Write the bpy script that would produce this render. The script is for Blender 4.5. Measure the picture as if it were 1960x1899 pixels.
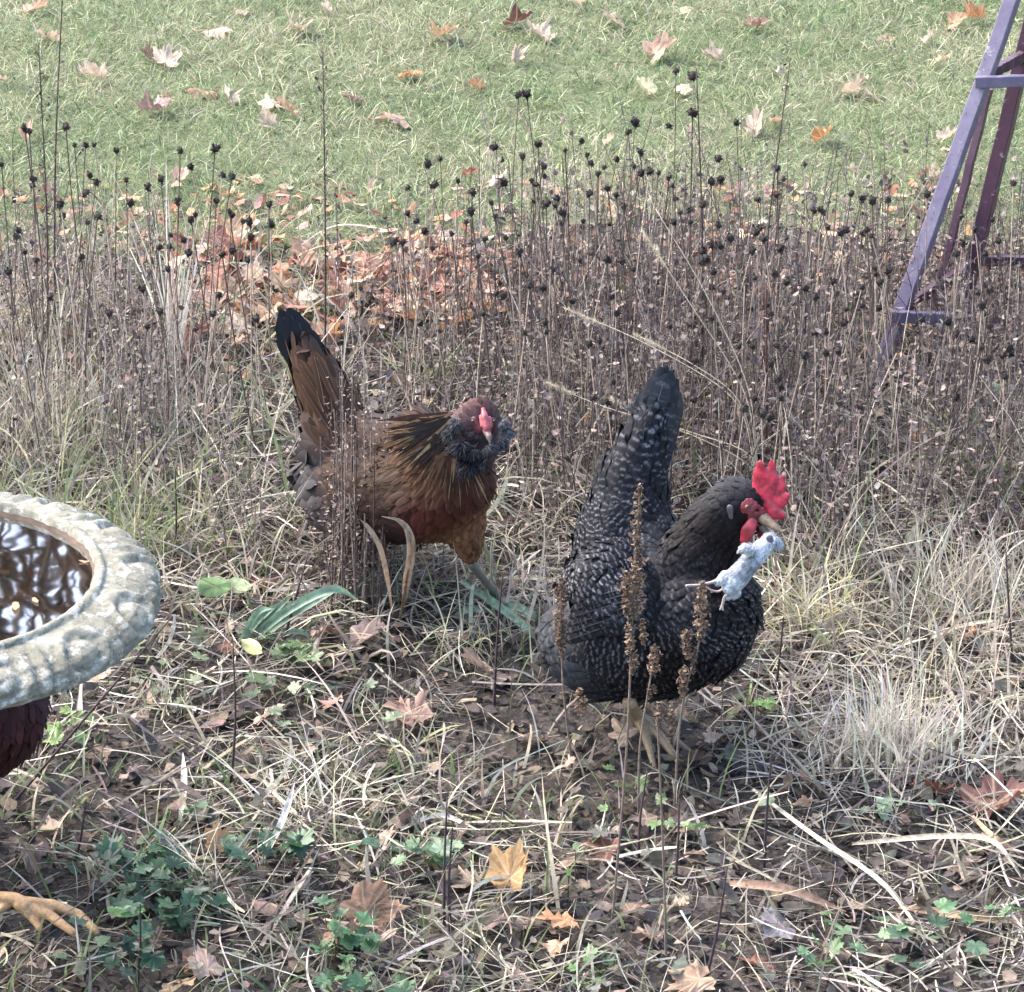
import bpy, math, random
import numpy as np
from mathutils import Vector, Matrix

for o in list(bpy.data.objects):
    bpy.data.objects.remove(o)
scene = bpy.context.scene
COL = scene.collection
R = math.radians

# ------------------------------------------------------------------ camera
H, PITCH, FPX = 2.2, R(25.0), 6750.0
cam_data = bpy.data.cameras.new('camera')
cam = bpy.data.objects.new('camera', cam_data)
COL.objects.link(cam)
cam.location = (0, 0, H)
cam.rotation_euler = (R(90) - PITCH, 0, 0)
cam_data.sensor_width = 36
cam_data.lens = 36 * FPX / 1960
cam_data.clip_start = 0.1
cam_data.clip_end = 500
scene.camera = cam

# ------------------------------------------------------------------ sky and sun
SUN_EL, SUN_AZ = R(50), R(-62)      # azimuth from +Y, negative = to the left
world = bpy.data.worlds.new('World')
scene.world = world
world.use_nodes = True
wn = world.node_tree
for n in list(wn.nodes):
    wn.nodes.remove(n)
sky = wn.nodes.new('ShaderNodeTexSky')
sky.sky_type = 'NISHITA'
sky.sun_disc = False
sky.sun_elevation = SUN_EL
sky.sun_rotation = SUN_AZ
sky.dust_density = 4.0
sky.air_density = 1.0
bg = wn.nodes.new('ShaderNodeBackground')
bg.inputs['Strength'].default_value = 0.15
wo = wn.nodes.new('ShaderNodeOutputWorld')
wn.links.new(sky.outputs[0], bg.inputs[0])
wn.links.new(bg.outputs[0], wo.inputs[0])
sd = bpy.data.lights.new('sun', 'SUN')
sd.energy = 0.75
sd.angle = R(45)
sd.color = (1.0, 0.975, 0.96)
sun = bpy.data.objects.new('sun', sd)
COL.objects.link(sun)
sdir = Vector((math.sin(SUN_AZ) * math.cos(SUN_EL), math.cos(SUN_AZ) * math.cos(SUN_EL), math.sin(SUN_EL)))
sun.rotation_euler = (-sdir).to_track_quat('-Z', 'Y').to_euler()
sun.location = (-4, 4, 8)
vs = scene.view_settings
vs.view_transform = 'Standard'
vs.look = 'None'
vs.gamma = 1.0
vs.use_curve_mapping = False
vs.exposure = 2.42
scene.cycles.max_bounces = 6
scene.cycles.transparent_max_bounces = 8
scene.cycles.use_denoising = True

# ------------------------------------------------------------------ helpers
rng = np.random.default_rng(11)
random.seed(7)
CP, SP = math.cos(PITCH), math.sin(PITCH)


def at(px, py, Y):
    """world point that lies at distance Y on the sight line of a photo point (1960 px wide frame)"""
    a = (px - 980) / FPX
    b = (py - 949.5) / FPX
    d = np.array([a, CP - b * SP, -SP - b * CP])
    return np.array([0, 0, H]) + d * (Y / d[1])


def G(px, py, z=0.0):
    a = (px - 980) / FPX
    b = (py - 949.5) / FPX
    d = np.array([a, CP - b * SP, -SP - b * CP])
    return np.array([0, 0, H]) + d * ((z - H) / d[2])


def proj(P):
    P = np.asarray(P, float)
    v = P - np.array([0, 0, H])
    dep = v[..., 1] * CP - v[..., 2] * SP
    upv = v[..., 1] * SP + v[..., 2] * CP
    return 980 + FPX * v[..., 0] / dep, 949.5 - FPX * upv / dep


def pxm(P):
    return (P[1] * CP + (H - P[2]) * SP) / FPX      # metres per photo px at P


def gz(x, y):
    return (0.010 * np.sin(3.1 * x + 1.3) * np.sin(2.7 * y) + 0.006 * np.sin(9.0 * x + 4 * y) * np.sin(7.3 * y + 1)
            + 0.003 * np.sin(23 * x) * np.sin(19 * y + 2))


def tag(o, label=None, cat=None, group=None, kind=None):
    if label: o['label'] = label
    if cat: o['category'] = cat
    if group: o['group'] = group
    if kind: o['kind'] = kind
    return o


def empty(name, loc, label=None, cat=None, group=None):
    o = bpy.data.objects.new(name, None)
    COL.objects.link(o)
    o.location = [float(v) for v in loc]
    o.empty_display_size = 0.05
    return tag(o, label, cat, group)


class Acc:
    """collects geometry, then links it as ONE mesh object"""
    def __init__(s):
        s.v, s.q, s.t, s.c, s.f, s.n = [], [], [], [], [], 0

    def add(s, v, faces, col, fth=None):
        v = np.asarray(v, float).reshape(-1, 3)
        faces = np.asarray(faces, int)
        c = np.asarray(col, float)
        if c.ndim == 1: c = np.tile(c, (len(v), 1))
        s.v.append(v); s.c.append(c.reshape(-1, 3))
        s.f.append(np.zeros((len(v), 3)) if fth is None else np.asarray(fth, float).reshape(-1, 3))
        (s.q if faces.shape[1] == 4 else s.t).append(faces + s.n)
        s.n += len(v)

    def more(s, faces, n0):
        faces = np.asarray(faces, int)
        (s.q if faces.shape[1] == 4 else s.t).append(faces + n0)

    def mesh(s, name, mat, smooth=True):
        me = bpy.data.meshes.new(name)
        v = np.concatenate(s.v)
        q = np.concatenate(s.q) if s.q else np.zeros((0, 4), int)
        t = np.concatenate(s.t) if s.t else np.zeros((0, 3), int)
        nq, nt = len(q), len(t)
        me.vertices.add(len(v)); me.vertices.foreach_set('co', v.ravel())
        me.loops.add(nq * 4 + nt * 3)
        me.loops.foreach_set('vertex_index', np.concatenate([q.ravel(), t.ravel()]).astype(np.int32))
        me.polygons.add(nq + nt)
        me.polygons.foreach_set('loop_start', np.concatenate([np.arange(nq) * 4, nq * 4 + np.arange(nt) * 3]).astype(np.int32))
        me.polygons.foreach_set('use_smooth', np.full(nq + nt, smooth))
        me.update(calc_edges=True)
        c = np.concatenate(s.c)
        at_ = me.attributes.new('Col', 'FLOAT_COLOR', 'POINT')
        at_.data.foreach_set('color', np.concatenate([c, np.ones((len(c), 1))], 1).ravel())
        f = np.concatenate(s.f)
        if np.any(f):
            at2 = me.attributes.new('Fth', 'FLOAT_VECTOR', 'POINT')
            at2.data.foreach_set('vector', f.ravel())
        me.materials.append(mat)
        return me

    def build(s, name, mat, parent=None, smooth=True):
        me = s.mesh(name, mat, smooth)
        o = bpy.data.objects.new(name, me)
        COL.objects.link(o)
        if parent is not None:
            o.parent = parent
            o.matrix_parent_inverse = Matrix.Translation(parent.location).inverted()
        return o


def child(o, parent):
    o.parent = parent
    o.matrix_parent_inverse = Matrix.Translation(parent.location).inverted()
    return o


def pick(cols, n, jit=0.18, w=None):
    cols = np.asarray(cols, float)
    c = cols[rng.choice(len(cols), n, p=w)]
    c = c * (1 + jit * rng.standard_normal((n, 1))) * (1 + 0.05 * rng.standard_normal((n, 3)))
    return np.clip(c, 0.004, 0.95)


def curve_pts(root, h0, tilt0, curl, hc, length, seg):
    n = len(root)
    P = [np.array(root, float)]
    D = []
    for k in range(seg):
        s = (k + 0.5) / seg
        th, ph = tilt0 + curl * s, h0 + hc * s
        d = np.stack([np.sin(th) * np.cos(ph), np.sin(th) * np.sin(ph), np.cos(th)], -1)
        D.append(d)
        P.append(P[-1] + d * (length / seg)[:, None])
    P = np.stack(P, 1)
    D = np.stack(D, 1)
    Dv = np.concatenate([D[:, :1], (D[:, 1:] + D[:, :-1]) / 2, D[:, -1:]], 1)
    ph = h0[:, None] + hc[:, None] * np.linspace(0, 1, seg + 1)[None]
    S = np.stack([-np.sin(ph), np.cos(ph), np.zeros_like(ph)], -1)
    return P, Dv, S


def ribbons(acc, root, h0, tilt0, curl, hc, length, w, col, seg=3, twist=None, prof='blade', root_dark=1.0, floor=True):
    n = len(root)
    P, D, S = curve_pts(root, h0, tilt0, curl, hc, length, seg)
    if floor:
        g = gz(P[..., 0], P[..., 1]) + 0.002
        P[..., 2] = np.maximum(P[..., 2], g)
    if twist is None: twist = rng.uniform(-1.2, 1.2, n)
    B = np.cross(D, S)
    side = S * np.cos(twist)[:, None, None] + B * np.sin(twist)[:, None, None]
    s = np.linspace(0, 1, seg + 1)
    if prof == 'blade': pr = np.clip(1.02 - s ** 2.2, 0.04, 1) * (0.7 + 0.3 * np.minimum(1, s * 4))
    elif prof == 'even': pr = np.where(s > 0.99, 0.6, 1.0)
    else: pr = np.sin(np.pi * np.clip(s, 0.06, 0.97))
    off = side * (w[:, None] * pr[None])[..., None] * 0.5
    V = np.stack([P - off, P + off], 2)                     # n, seg+1, 2, 3
    base = np.arange(n)[:, None] * (seg + 1) * 2
    k = np.arange(seg)[None] * 2
    f = np.stack([base + k, base + k + 1, base + k + 3, base + k + 2], -1).reshape(-1, 4)
    c = np.repeat(np.repeat(col[:, None], seg + 1, 1)[:, :, None], 2, 2)
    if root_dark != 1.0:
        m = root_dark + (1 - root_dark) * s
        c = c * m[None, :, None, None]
    acc.add(V.reshape(-1, 3), f, c.reshape(-1, 3))


def stems(acc, root, h0, tilt0, curl, hc, length, r, col, seg=3, taper=0.5):
    n = len(root)
    P, D, S = curve_pts(root, h0, tilt0, curl, hc, length, seg)
    B = np.cross(D, S)
    s = np.linspace(1, taper, seg + 1)
    ring = []
    for a in (0, 2.094, 4.189):
        ring.append(P + (S * math.cos(a) + B * math.sin(a)) * (r[:, None] * s[None])[..., None])
    V = np.stack(ring, 2)
    base = np.arange(n)[:, None, None] * (seg + 1) * 3
    k = np.arange(seg)[None, :, None] * 3
    j = np.arange(3)[None, None]
    j2 = (j + 1) % 3
    f = np.stack([base + k + j, base + k + j2, base + k + 3 + j2, base + k + 3 + j], -1).reshape(-1, 4)
    acc.add(V.reshape(-1, 3), f, np.repeat(col, (seg + 1) * 3, 0))
    return P


def rotm(n, tiltmax=0.6):
    """random rotation matrices: spin about z then tilt"""
    a, t, b = rng.uniform(0, 6.283, n), rng.normal(0, tiltmax, n), rng.uniform(0, 6.283, n)
    ca, sa, ct, st, cb, sb = np.cos(a), np.sin(a), np.cos(t), np.sin(t), np.cos(b), np.sin(b)
    Z = np.zeros(n); O = np.ones(n)
    A = np.stack([ca, -sa, Z, sa, ca, Z, Z, Z, O], -1).reshape(n, 3, 3)
    T = np.stack([O, Z, Z, Z, ct, -st, Z, st, ct], -1).reshape(n, 3, 3)
    B = np.stack([cb, -sb, Z, sb, cb, Z, Z, Z, O], -1).reshape(n, 3, 3)
    return B @ T @ A


def flakes(acc, temps, loc, scale, col, tilt=0.6):
    """small leaf pieces: copies of templates (verts, tris) turned at random"""
    n = len(loc)
    Rm = rotm(n, tilt)
    which = rng.integers(0, len(temps), n)
    for k, (tv, tf) in enumerate(temps):
        m = which == k
        if not m.any(): continue
        V = np.einsum('nij,vj->nvi', Rm[m] * scale[m][:, None, None], tv) + loc[m][:, None]
        nv = len(tv)
        F = (tf[None] + (np.arange(m.sum()) * nv)[:, None, None]).reshape(-1, 3)
        c = np.repeat(col[m][:, None], nv, 1) * (1 + 0.10 * rng.standard_normal((m.sum(), nv, 1)))
        acc.add(V.reshape(-1, 3), F, np.clip(c.reshape(-1, 3), 0.003, 1))


def leaf_template(kind='oval', curl=0.5, seed=0, n=8):
    r = np.random.default_rng(seed)
    if kind == 'oval':
        t = np.linspace(0, 2 * np.pi, n, endpoint=False)
        x, y = np.cos(t), 0.42 * np.sin(t) * (1 - 0.25 * np.cos(t))
    else:      # torn scrap
        t = np.linspace(0, 2 * np.pi, n, endpoint=False)
        rr = r.uniform(0.45, 1.0, n)
        x, y = rr * np.cos(t), 0.7 * rr * np.sin(t)
    v = np.stack([x, y, np.zeros(n)], -1)
    v = np.concatenate([[[0, 0, 0]], v])
    v[:, 2] = curl * (v[:, 0] ** 2) * 0.6 + curl * 1.2 * v[:, 1] ** 2 + 0.07 * r.standard_normal(n + 1)
    f = np.array([[0, i + 1, (i + 1) % n + 1] for i in range(n)])
    return v, f


def tube(acc, pts, rad, col, sides=6, cap=True, ell=None):
    pts = np.asarray(pts, float)
    n = len(pts)
    rad = np.broadcast_to(np.asarray(rad, float), (n,))
    d = np.gradient(pts, axis=0)
    d /= np.linalg.norm(d, axis=1)[:, None] + 1e-9
    ref = np.array([0.13, 1, 0.21]) if abs(d[0][1]) < 0.8 else np.array([1, 0.1, 0.2])
    V = []
    for i in range(n):
        a = np.cross(d[i], ref); a /= np.linalg.norm(a)
        b = np.cross(d[i], a)
        for k in range(sides):
            t = 2 * math.pi * k / sides
            V.append(pts[i] + rad[i] * (a * math.cos(t) * (ell or 1) + b * math.sin(t)))
    F = []
    for i in range(n - 1):
        for k in range(sides):
            k2 = (k + 1) % sides
            F.append([i * sides + k, i * sides + k2, (i + 1) * sides + k2, (i + 1) * sides + k])
    n0 = acc.n
    acc.add(V, F, col)
    if cap:
        T = []
        for i0 in (0, (n - 1) * sides):
            for k in range(1, sides - 1):
                T.append([i0, i0 + k, i0 + k + 1])
        acc.more(T, n0)


def smooth_path(pts, m=4):
    """Catmull-Rom through points"""
    P = [np.array(p, float) for p in pts]
    if len(P) < 3:
        return np.array([P[0] + (P[1] - P[0]) * t for t in np.linspace(0, 1, m + 1)])
    P = [2 * P[0] - P[1]] + P + [2 * P[-1] - P[-2]]
    out = []
    for i in range(1, len(P) - 2):
        for k in range(m):
            t = k / m
            out.append(0.5 * ((2 * P[i]) + (-P[i - 1] + P[i + 1]) * t + (2 * P[i - 1] - 5 * P[i] + 4 * P[i + 1] - P[i + 2]) * t * t
                              + (-P[i - 1] + 3 * P[i] - 3 * P[i + 1] + P[i + 2]) * t ** 3))
    out.append(P[-2])
    return np.array(out)


# ------------------------------------------------------------------ materials
def new_mat(name):
    m = bpy.data.materials.new(name)
    m.use_nodes = True
    nt = m.node_tree
    b = nt.nodes['Principled BSDF']
    return m, nt, b


def node(nt, typ, **kw):
    n = nt.nodes.new(typ)
    for k, v in kw.items():
        setattr(n, k, v)
    return n


def math_(nt, op, a, b=None, clamp=False):
    n = nt.nodes.new('ShaderNodeMath'); n.operation = op; n.use_clamp = clamp
    for i, x in enumerate((a, b)):
        if x is None: continue
        if isinstance(x, (int, float)): n.inputs[i].default_value = x
        else: nt.links.new(x, n.inputs[i])
    return n.outputs[0]


def mixc(nt, fac, a, b, mode='MIX'):
    n = nt.nodes.new('ShaderNodeMix'); n.data_type = 'RGBA'; n.blend_type = mode
    for i, x in ((0, fac), (6, a), (7, b)):
        if isinstance(x, (int, float)): n.inputs[i].default_value = x
        elif isinstance(x, tuple): n.inputs[i].default_value = (*x, 1) if len(x) == 3 else x
        else: nt.links.new(x, n.inputs[i])
    return n.outputs[2]


def noise(nt, scale, detail=4, rough=0.6, vec=None):
    n = node(nt, 'ShaderNodeTexNoise')
    n.inputs['Scale'].default_value = scale
    n.inputs['Detail'].default_value = detail
    n.inputs['Roughness'].default_value = rough
    if vec is None:
        tc = node(nt, 'ShaderNodeTexCoord')
        vec = tc.outputs['Object']
    nt.links.new(vec, n.inputs['Vector'])
    return n


def ramp(nt, fac, stops):
    n = node(nt, 'ShaderNodeValToRGB')
    els = n.color_ramp.elements
    while len(els) < len(stops): els.new(0.5)
    for e, (p, c) in zip(els, stops):
        e.position = p
        e.color = (c, c, c, 1) if isinstance(c, (int, float)) else (*c, 1)
    nt.links.new(fac, n.inputs[0])
    return n.outputs[0]


def bump(nt, b, height, dist, strength=0.6):
    n = node(nt, 'ShaderNodeBump')
    n.inputs['Strength'].default_value = strength
    n.inputs['Distance'].default_value = dist
    nt.links.new(height, n.inputs['Height'])
    nt.links.new(n.outputs[0], b.inputs['Normal'])


def attr_mat(name, rough=0.7, transl=0.25, nscale=120, nvar=0.5, veins=False, spec=0.35):
    m, nt, b = new_mat(name)
    a = node(nt, 'ShaderNodeAttribute', attribute_name='Col')
    nz = noise(nt, nscale, 3)
    v = ramp(nt, nz.outputs[0], [(0.3, 1 - nvar), (0.7, 1 + nvar * 0.4)])
    c = mixc(nt, 1.0, a.outputs[0], v, 'MULTIPLY')
    if veins:
        f = node(nt, 'ShaderNodeAttribute', attribute_name='Fth')
        sx = node(nt, 'ShaderNodeSeparateXYZ')
        nt.links.new(f.outputs['Vector'], sx.inputs[0])
        x = math_(nt, 'ABSOLUTE', sx.outputs[0])
        y = sx.outputs[1]
        ds = [x]
        for ang in (50, 103):
            ca, sa = math.cos(R(ang)), math.sin(R(ang))
            ds.append(math_(nt, 'ABSOLUTE', math_(nt, 'SUBTRACT', math_(nt, 'MULTIPLY', x, ca), math_(nt, 'MULTIPLY', y, sa))))
        d = math_(nt, 'MINIMUM', math_(nt, 'MINIMUM', ds[0], ds[1]), ds[2])
        k = ramp(nt, d, [(0.0, 1.0), (0.05, 0.0)])
        c = mixc(nt, math_(nt, 'MULTIPLY', k, 0.35), c, (0.75, 0.6, 0.4))
        nb = noise(nt, 260, 3)
        blot = ramp(nt, noise(nt, 45, 4).outputs[0], [(0.56, 0.0), (0.66, 1.0)])
        c = mixc(nt, math_(nt, 'MULTIPLY', blot, 0.45), c, (0.12, 0.06, 0.035))
        bump(nt, b, nb.outputs[0], 0.002, 0.5)
    nt.links.new(c, b.inputs['Base Color'])
    b.inputs['Roughness'].default_value = rough
    b.inputs['Specular IOR Level'].default_value = spec
    if transl:
        tr = node(nt, 'ShaderNodeBsdfTranslucent')
        nt.links.new(c, tr.inputs[0])
        mx = node(nt, 'ShaderNodeMixShader')
        mx.inputs[0].default_value = transl
        out = nt.nodes['Material Output']
        nt.links.new(b.outputs[0], mx.inputs[1])
        nt.links.new(tr.outputs[0], mx.inputs[2])
        nt.links.new(mx.outputs[0], out.inputs[0])
    return m


M_PLANT = attr_mat('dry_plant_matter')
M_GRASS = attr_mat('living_grass', 0.55, 0.35, 60, 0.4)
M_GREEN = attr_mat('green_leaf', 0.45, 0.3, 90, 0.45, veins=False, spec=0.5)
M_LEAF = attr_mat('fallen_maple_leaf', 0.6, 0.3, 80, 0.35, veins=True)
M_STEM = attr_mat('dry_stem', 0.8, 0.0, 200, 0.5)
M_FLESH = attr_mat('skin_and_horn', 0.5, 0.0, 300, 0.35, spec=0.4)


def feather_mat(name, barred):
    m, nt, b = new_mat(name)
    a = node(nt, 'ShaderNodeAttribute', attribute_name='Col')
    f = node(nt, 'ShaderNodeAttribute', attribute_name='Fth')
    sx = node(nt, 'ShaderNodeSeparateXYZ')
    nt.links.new(f.outputs['Vector'], sx.inputs[0])
    s, t, rn = sx.outputs
    # fine barbs running obliquely off the shaft
    ph = math_(nt, 'ADD', math_(nt, 'MULTIPLY', s, 60), math_(nt, 'MULTIPLY', math_(nt, 'ABSOLUTE', t), -26))
    barb = math_(nt, 'SINE', ph)
    br = math_(nt, 'ADD', math_(nt, 'MULTIPLY', barb, 0.16), 0.95)
    c = mixc(nt, 1.0, a.outputs[0], br, 'MULTIPLY')
    if barred:
        nz = noise(nt, 150, 3)
        wob = math_(nt, 'MULTIPLY', math_(nt, 'SUBTRACT', nz.outputs[0], 0.5), 0.25)
        pos = math_(nt, 'ADD', math_(nt, 'SUBTRACT', s, 0.80), wob)
        band = math_(nt, 'SUBTRACT', 1.0, math_(nt, 'MULTIPLY', math_(nt, 'ABSOLUTE', pos), 11), True)
        pos2 = math_(nt, 'ADD', math_(nt, 'SUBTRACT', s, 0.45), wob)
        band2 = math_(nt, 'MULTIPLY', math_(nt, 'SUBTRACT', 1.0, math_(nt, 'MULTIPLY', math_(nt, 'ABSOLUTE', pos2), 12), True), 0.7)
        band = math_(nt, 'MAXIMUM', band, band2)
        side = math_(nt, 'SUBTRACT', 1.0, math_(nt, 'POWER', math_(nt, 'ABSOLUTE', t), 3.0), True)
        k = math_(nt, 'MULTIPLY', math_(nt, 'MULTIPLY', band, side), rn, True)
        patch = ramp(nt, noise(nt, 26, 3, 0.6).outputs[0], [(0.36, 0.25), (0.62, 1.0)])
        fleck = ramp(nt, noise(nt, 420, 2, 0.6).outputs[0], [(0.35, 0.3), (0.6, 1.0)])
        k = math_(nt, 'MULTIPLY', math_(nt, 'MULTIPLY', k, patch), fleck)
        c = mixc(nt, math_(nt, 'MULTIPLY', k, 0.95), c, (0.26, 0.26, 0.285))
    else:
        edge = math_(nt, 'POWER', math_(nt, 'ABSOLUTE', t), 2.0)
        c = mixc(nt, math_(nt, 'MULTIPLY', edge, rn, True), c, (0.15, 0.08, 0.038))
    nt.links.new(c, b.inputs['Base Color'])
    b.inputs['Roughness'].default_value = 0.65
    b.inputs['Specular IOR Level'].default_value = 0.12
    b.inputs['Sheen Weight'].default_value = 0.02
    b.inputs['Sheen Roughness'].default_value = 0.4
    return m


M_BARRED = feather_mat('barred_feather', True)
M_RUSSET = feather_mat('russet_feather', False)

# soil
M_SOIL, nt, b = new_mat('soil')
n1, n2 = noise(nt, 9, 6), noise(nt, 140, 5)
c = ramp(nt, n1.outputs[0], [(0.3, (0.014, 0.012, 0.012)), (0.55, (0.035, 0.028, 0.025)), (0.75, (0.075, 0.06, 0.05))])
c = mixc(nt, ramp(nt, n2.outputs[0], [(0.45, 0.0), (0.7, 0.7)]), c, (0.16, 0.13, 0.10))
nt.links.new(c, b.inputs['Base Color'])
b.inputs['Roughness'].default_value = 0.95
bump(nt, b, n2.outputs[0], 0.01, 0.8)
# lawn turf under the blades
M_TURF, nt, b = new_mat('turf')
n1, n2 = noise(nt, 3, 4), noise(nt, 90, 5)
c = ramp(nt, n1.outputs[0], [(0.35, (0.07, 0.095, 0.04)), (0.65, (0.12, 0.13, 0.07))])
c = mixc(nt, ramp(nt, n2.outputs[0], [(0.45, 0.0), (0.65, 0.6)]), c, (0.13, 0.12, 0.065))
nt.links.new(c, b.inputs['Base Color'])
b.inputs['Roughness'].default_value = 0.95
bump(nt, b, n2.outputs[0], 0.01, 0.8)
# cast stone
M_STONE, nt, b = new_mat('weathered_cast_stone')
n1, n2, n3 = noise(nt, 18, 7, 0.7), noise(nt, 110, 6, 0.75), noise(nt, 52, 7, 0.78)
c = ramp(nt, n1.outputs[0], [(0.3, (0.135, 0.125, 0.09)), (0.5, (0.225, 0.215, 0.165)), (0.7, (0.32, 0.31, 0.25))])
c = mixc(nt, ramp(nt, n2.outputs[0], [(0.5, 0.0), (0.66, 0.75)]), c, (0.09, 0.092, 0.068))
c = mixc(nt, ramp(nt, n3.outputs[0], [(0.52, 0.0), (0.58, 0.8)]), c, (0.44, 0.44, 0.39))
nt.links.new(c, b.inputs['Base Color'])
b.inputs['Roughness'].default_value = 0.9
bump(nt, b, math_(nt, 'ADD', n2.outputs[0], math_(nt, 'MULTIPLY', n3.outputs[0], 0.7)), 0.005, 0.9)
# basin inside, stained brown under the water
M_BASIN, nt, b = new_mat('stained_basin')
n1 = noise(nt, 22, 6, 0.7)
c = ramp(nt, n1.outputs[0], [(0.35, (0.035, 0.022, 0.014)), (0.6, (0.10, 0.06, 0.038)), (0.75, (0.17, 0.11, 0.075))])
nt.links.new(c, b.inputs['Base Color'])
b.inputs['Roughness'].default_value = 0.8
# water
M_WATER, nt, b = new_mat('still_water')
gl = node(nt, 'ShaderNodeBsdfGlossy'); gl.inputs['Roughness'].default_value = 0.02
trn = node(nt, 'ShaderNodeBsdfTransparent'); trn.inputs[0].default_value = (0.42, 0.36, 0.30, 1)
fr = node(nt, 'ShaderNodeFresnel'); fr.inputs[0].default_value = 1.45
mx = node(nt, 'ShaderNodeMixShader')
nz = noise(nt, 14, 1.5, 0.4)
bp = node(nt, 'ShaderNodeBump'); bp.inputs['Strength'].default_value = 0.045; bp.inputs['Distance'].default_value = 0.004
nt.links.new(nz.outputs[0], bp.inputs['Height'])
nt.links.new(bp.outputs[0], gl.inputs['Normal'])
nt.links.new(math_(nt, 'MULTIPLY', fr.outputs[0], 0.55, True), mx.inputs[0])
nt.links.new(trn.outputs[0], mx.inputs[1]); nt.links.new(gl.outputs[0], mx.inputs[2])
nt.links.new(mx.outputs[0], nt.nodes['Material Output'].inputs[0])


def paint_mat(name, base, worn, dark):
    m, nt, b = new_mat(name)
    n1, n2 = noise(nt, 20, 5, 0.7), noise(nt, 130, 5, 0.7)
    c = mixc(nt, ramp(nt, n1.outputs[0], [(0.4, 0.0), (0.65, 1.0)]), base, worn)
    c = mixc(nt, ramp(nt, n2.outputs[0], [(0.58, 0.0), (0.68, 0.8)]), c, dark)
    c = mixc(nt, ramp(nt, noise(nt, 55, 6, 0.75).outputs[0], [(0.60, 0.0), (0.68, 0.7)]), c, (0.36, 0.34, 0.33))
    nt.links.new(c, b.inputs['Base Color'])
    b.inputs['Roughness'].default_value = 0.42
    b.inputs['Specular IOR Level'].default_value = 0.6
    bump(nt, b, n2.outputs[0], 0.0012, 0.5)
    return m


M_PAINT_LIT = paint_mat('purple_paint_lit', (0.105, 0.085, 0.14), (0.15, 0.13, 0.18), (0.045, 0.036, 0.042))  # trellis paint with the sky light on its faces put into the colour
M_PAINT_SHADED = paint_mat('purple_paint_shaded', (0.050, 0.018, 0.034), (0.07, 0.03, 0.05), (0.03, 0.018, 0.025))  # same trellis paint, shade of the turned-away faces put into the colour
M_BARK, nt, b = new_mat('bark')
n1 = noise(nt, 12, 5)
nt.links.new(ramp(nt, n1.outputs[0], [(0.3, (0.05, 0.04, 0.035)), (0.7, (0.13, 0.11, 0.09))]), b.inputs['Base Color'])
b.inputs['Roughness'].default_value = 0.9

# palette
STRAW = [(0.46, 0.41, 0.32), (0.60, 0.55, 0.455), (0.33, 0.295, 0.235), (0.45, 0.42, 0.31), (0.26, 0.22, 0.185)]
PALE = [(0.68, 0.62, 0.51), (0.76, 0.72, 0.64), (0.56, 0.51, 0.40)]
GREENS = [(0.09, 0.15, 0.05), (0.14, 0.21, 0.08), (0.22, 0.27, 0.13), (0.06, 0.11, 0.04)]
BROWNS = [(0.125, 0.098, 0.092), (0.185, 0.148, 0.135), (0.085, 0.068, 0.067), (0.29, 0.235, 0.205), (0.055, 0.046, 0.048)]
LITTER = [(0.115, 0.09, 0.066), (0.16, 0.125, 0.092), (0.076, 0.061, 0.048), (0.32, 0.245, 0.19), (0.07, 0.058, 0.056), (0.05, 0.043, 0.045), (0.14, 0.14, 0.11)]

# ------------------------------------------------------------------ ground, lawn
def bed_edge(x):
    """Y where the planted bed gives way to the lawn"""
    return 5.72 + 0.10 * np.sin(2.3 * x + 0.6) + 0.05 * np.sin(6.1 * x)


def sheet(name, x0, x1, y0, y1, nx, ny, mat, zoff=0.0, edge=False):
    xs, ys = np.linspace(x0, x1, nx), np.linspace(0, 1, ny)
    X, T = np.meshgrid(xs, ys)
    Y = (bed_edge(X) + (y1 - bed_edge(X)) * T) if edge else y0 + (y1 - y0) * T
    Z = gz(X, Y) * (np.abs(X) < 6) * (Y < 12) + zoff
    V = np.stack([X, Y, Z], -1).reshape(-1, 3)
    i, j = np.meshgrid(np.arange(ny - 1), np.arange(nx - 1), indexing='ij')
    k = (i * nx + j).ravel()
    acc = Acc()
    acc.add(V, np.stack([k, k + 1, k + nx + 1, k + nx], -1), (0.1, 0.1, 0.1))
    return tag(acc.build(name, mat), kind='structure')


sheet('distant_ground', -60, 60, -30, 80, 12, 12, M_TURF, -0.05)
sheet('ground', -3, 3, 1.2, 9.5, 160, 220, M_SOIL)
sheet('lawn', -3, 3, 0, 9.5, 120, 120, M_TURF, 0.006, edge=True)


def wedge(n, y0, y1, margin=0.28):
    """random ground positions in the strip the camera sees, a little beyond each side"""
    y = rng.uniform(y0, y1, n * 2)
    hw = 0.158 * np.sqrt(y * y + 4) + margin
    hm = 0.158 * math.sqrt(y1 * y1 + 4) + margin
    keep = rng.uniform(0, 1, len(y)) < hw / hm
    y, hw = y[keep], hw[keep]
    x = rng.uniform(-1, 1, len(y)) * hw
    return x[:n], y[:n]


def pos(x, y, z=0.0):
    return np.stack([x, y, gz(x, y) + z], -1)


def fbm(x, y, s, seed=0):
    v = 0
    for k, a in ((1, 1), (2.1, .6), (4.3, .4)):
        v = v + a * np.sin(s * k * x + seed * 1.7 + 1.3 * np.sin(s * k * y * 0.8 + seed)) * np.sin(s * k * y * 1.1 + seed * 2.3 + np.sin(s * k * x))
    return v / 2.0


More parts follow.
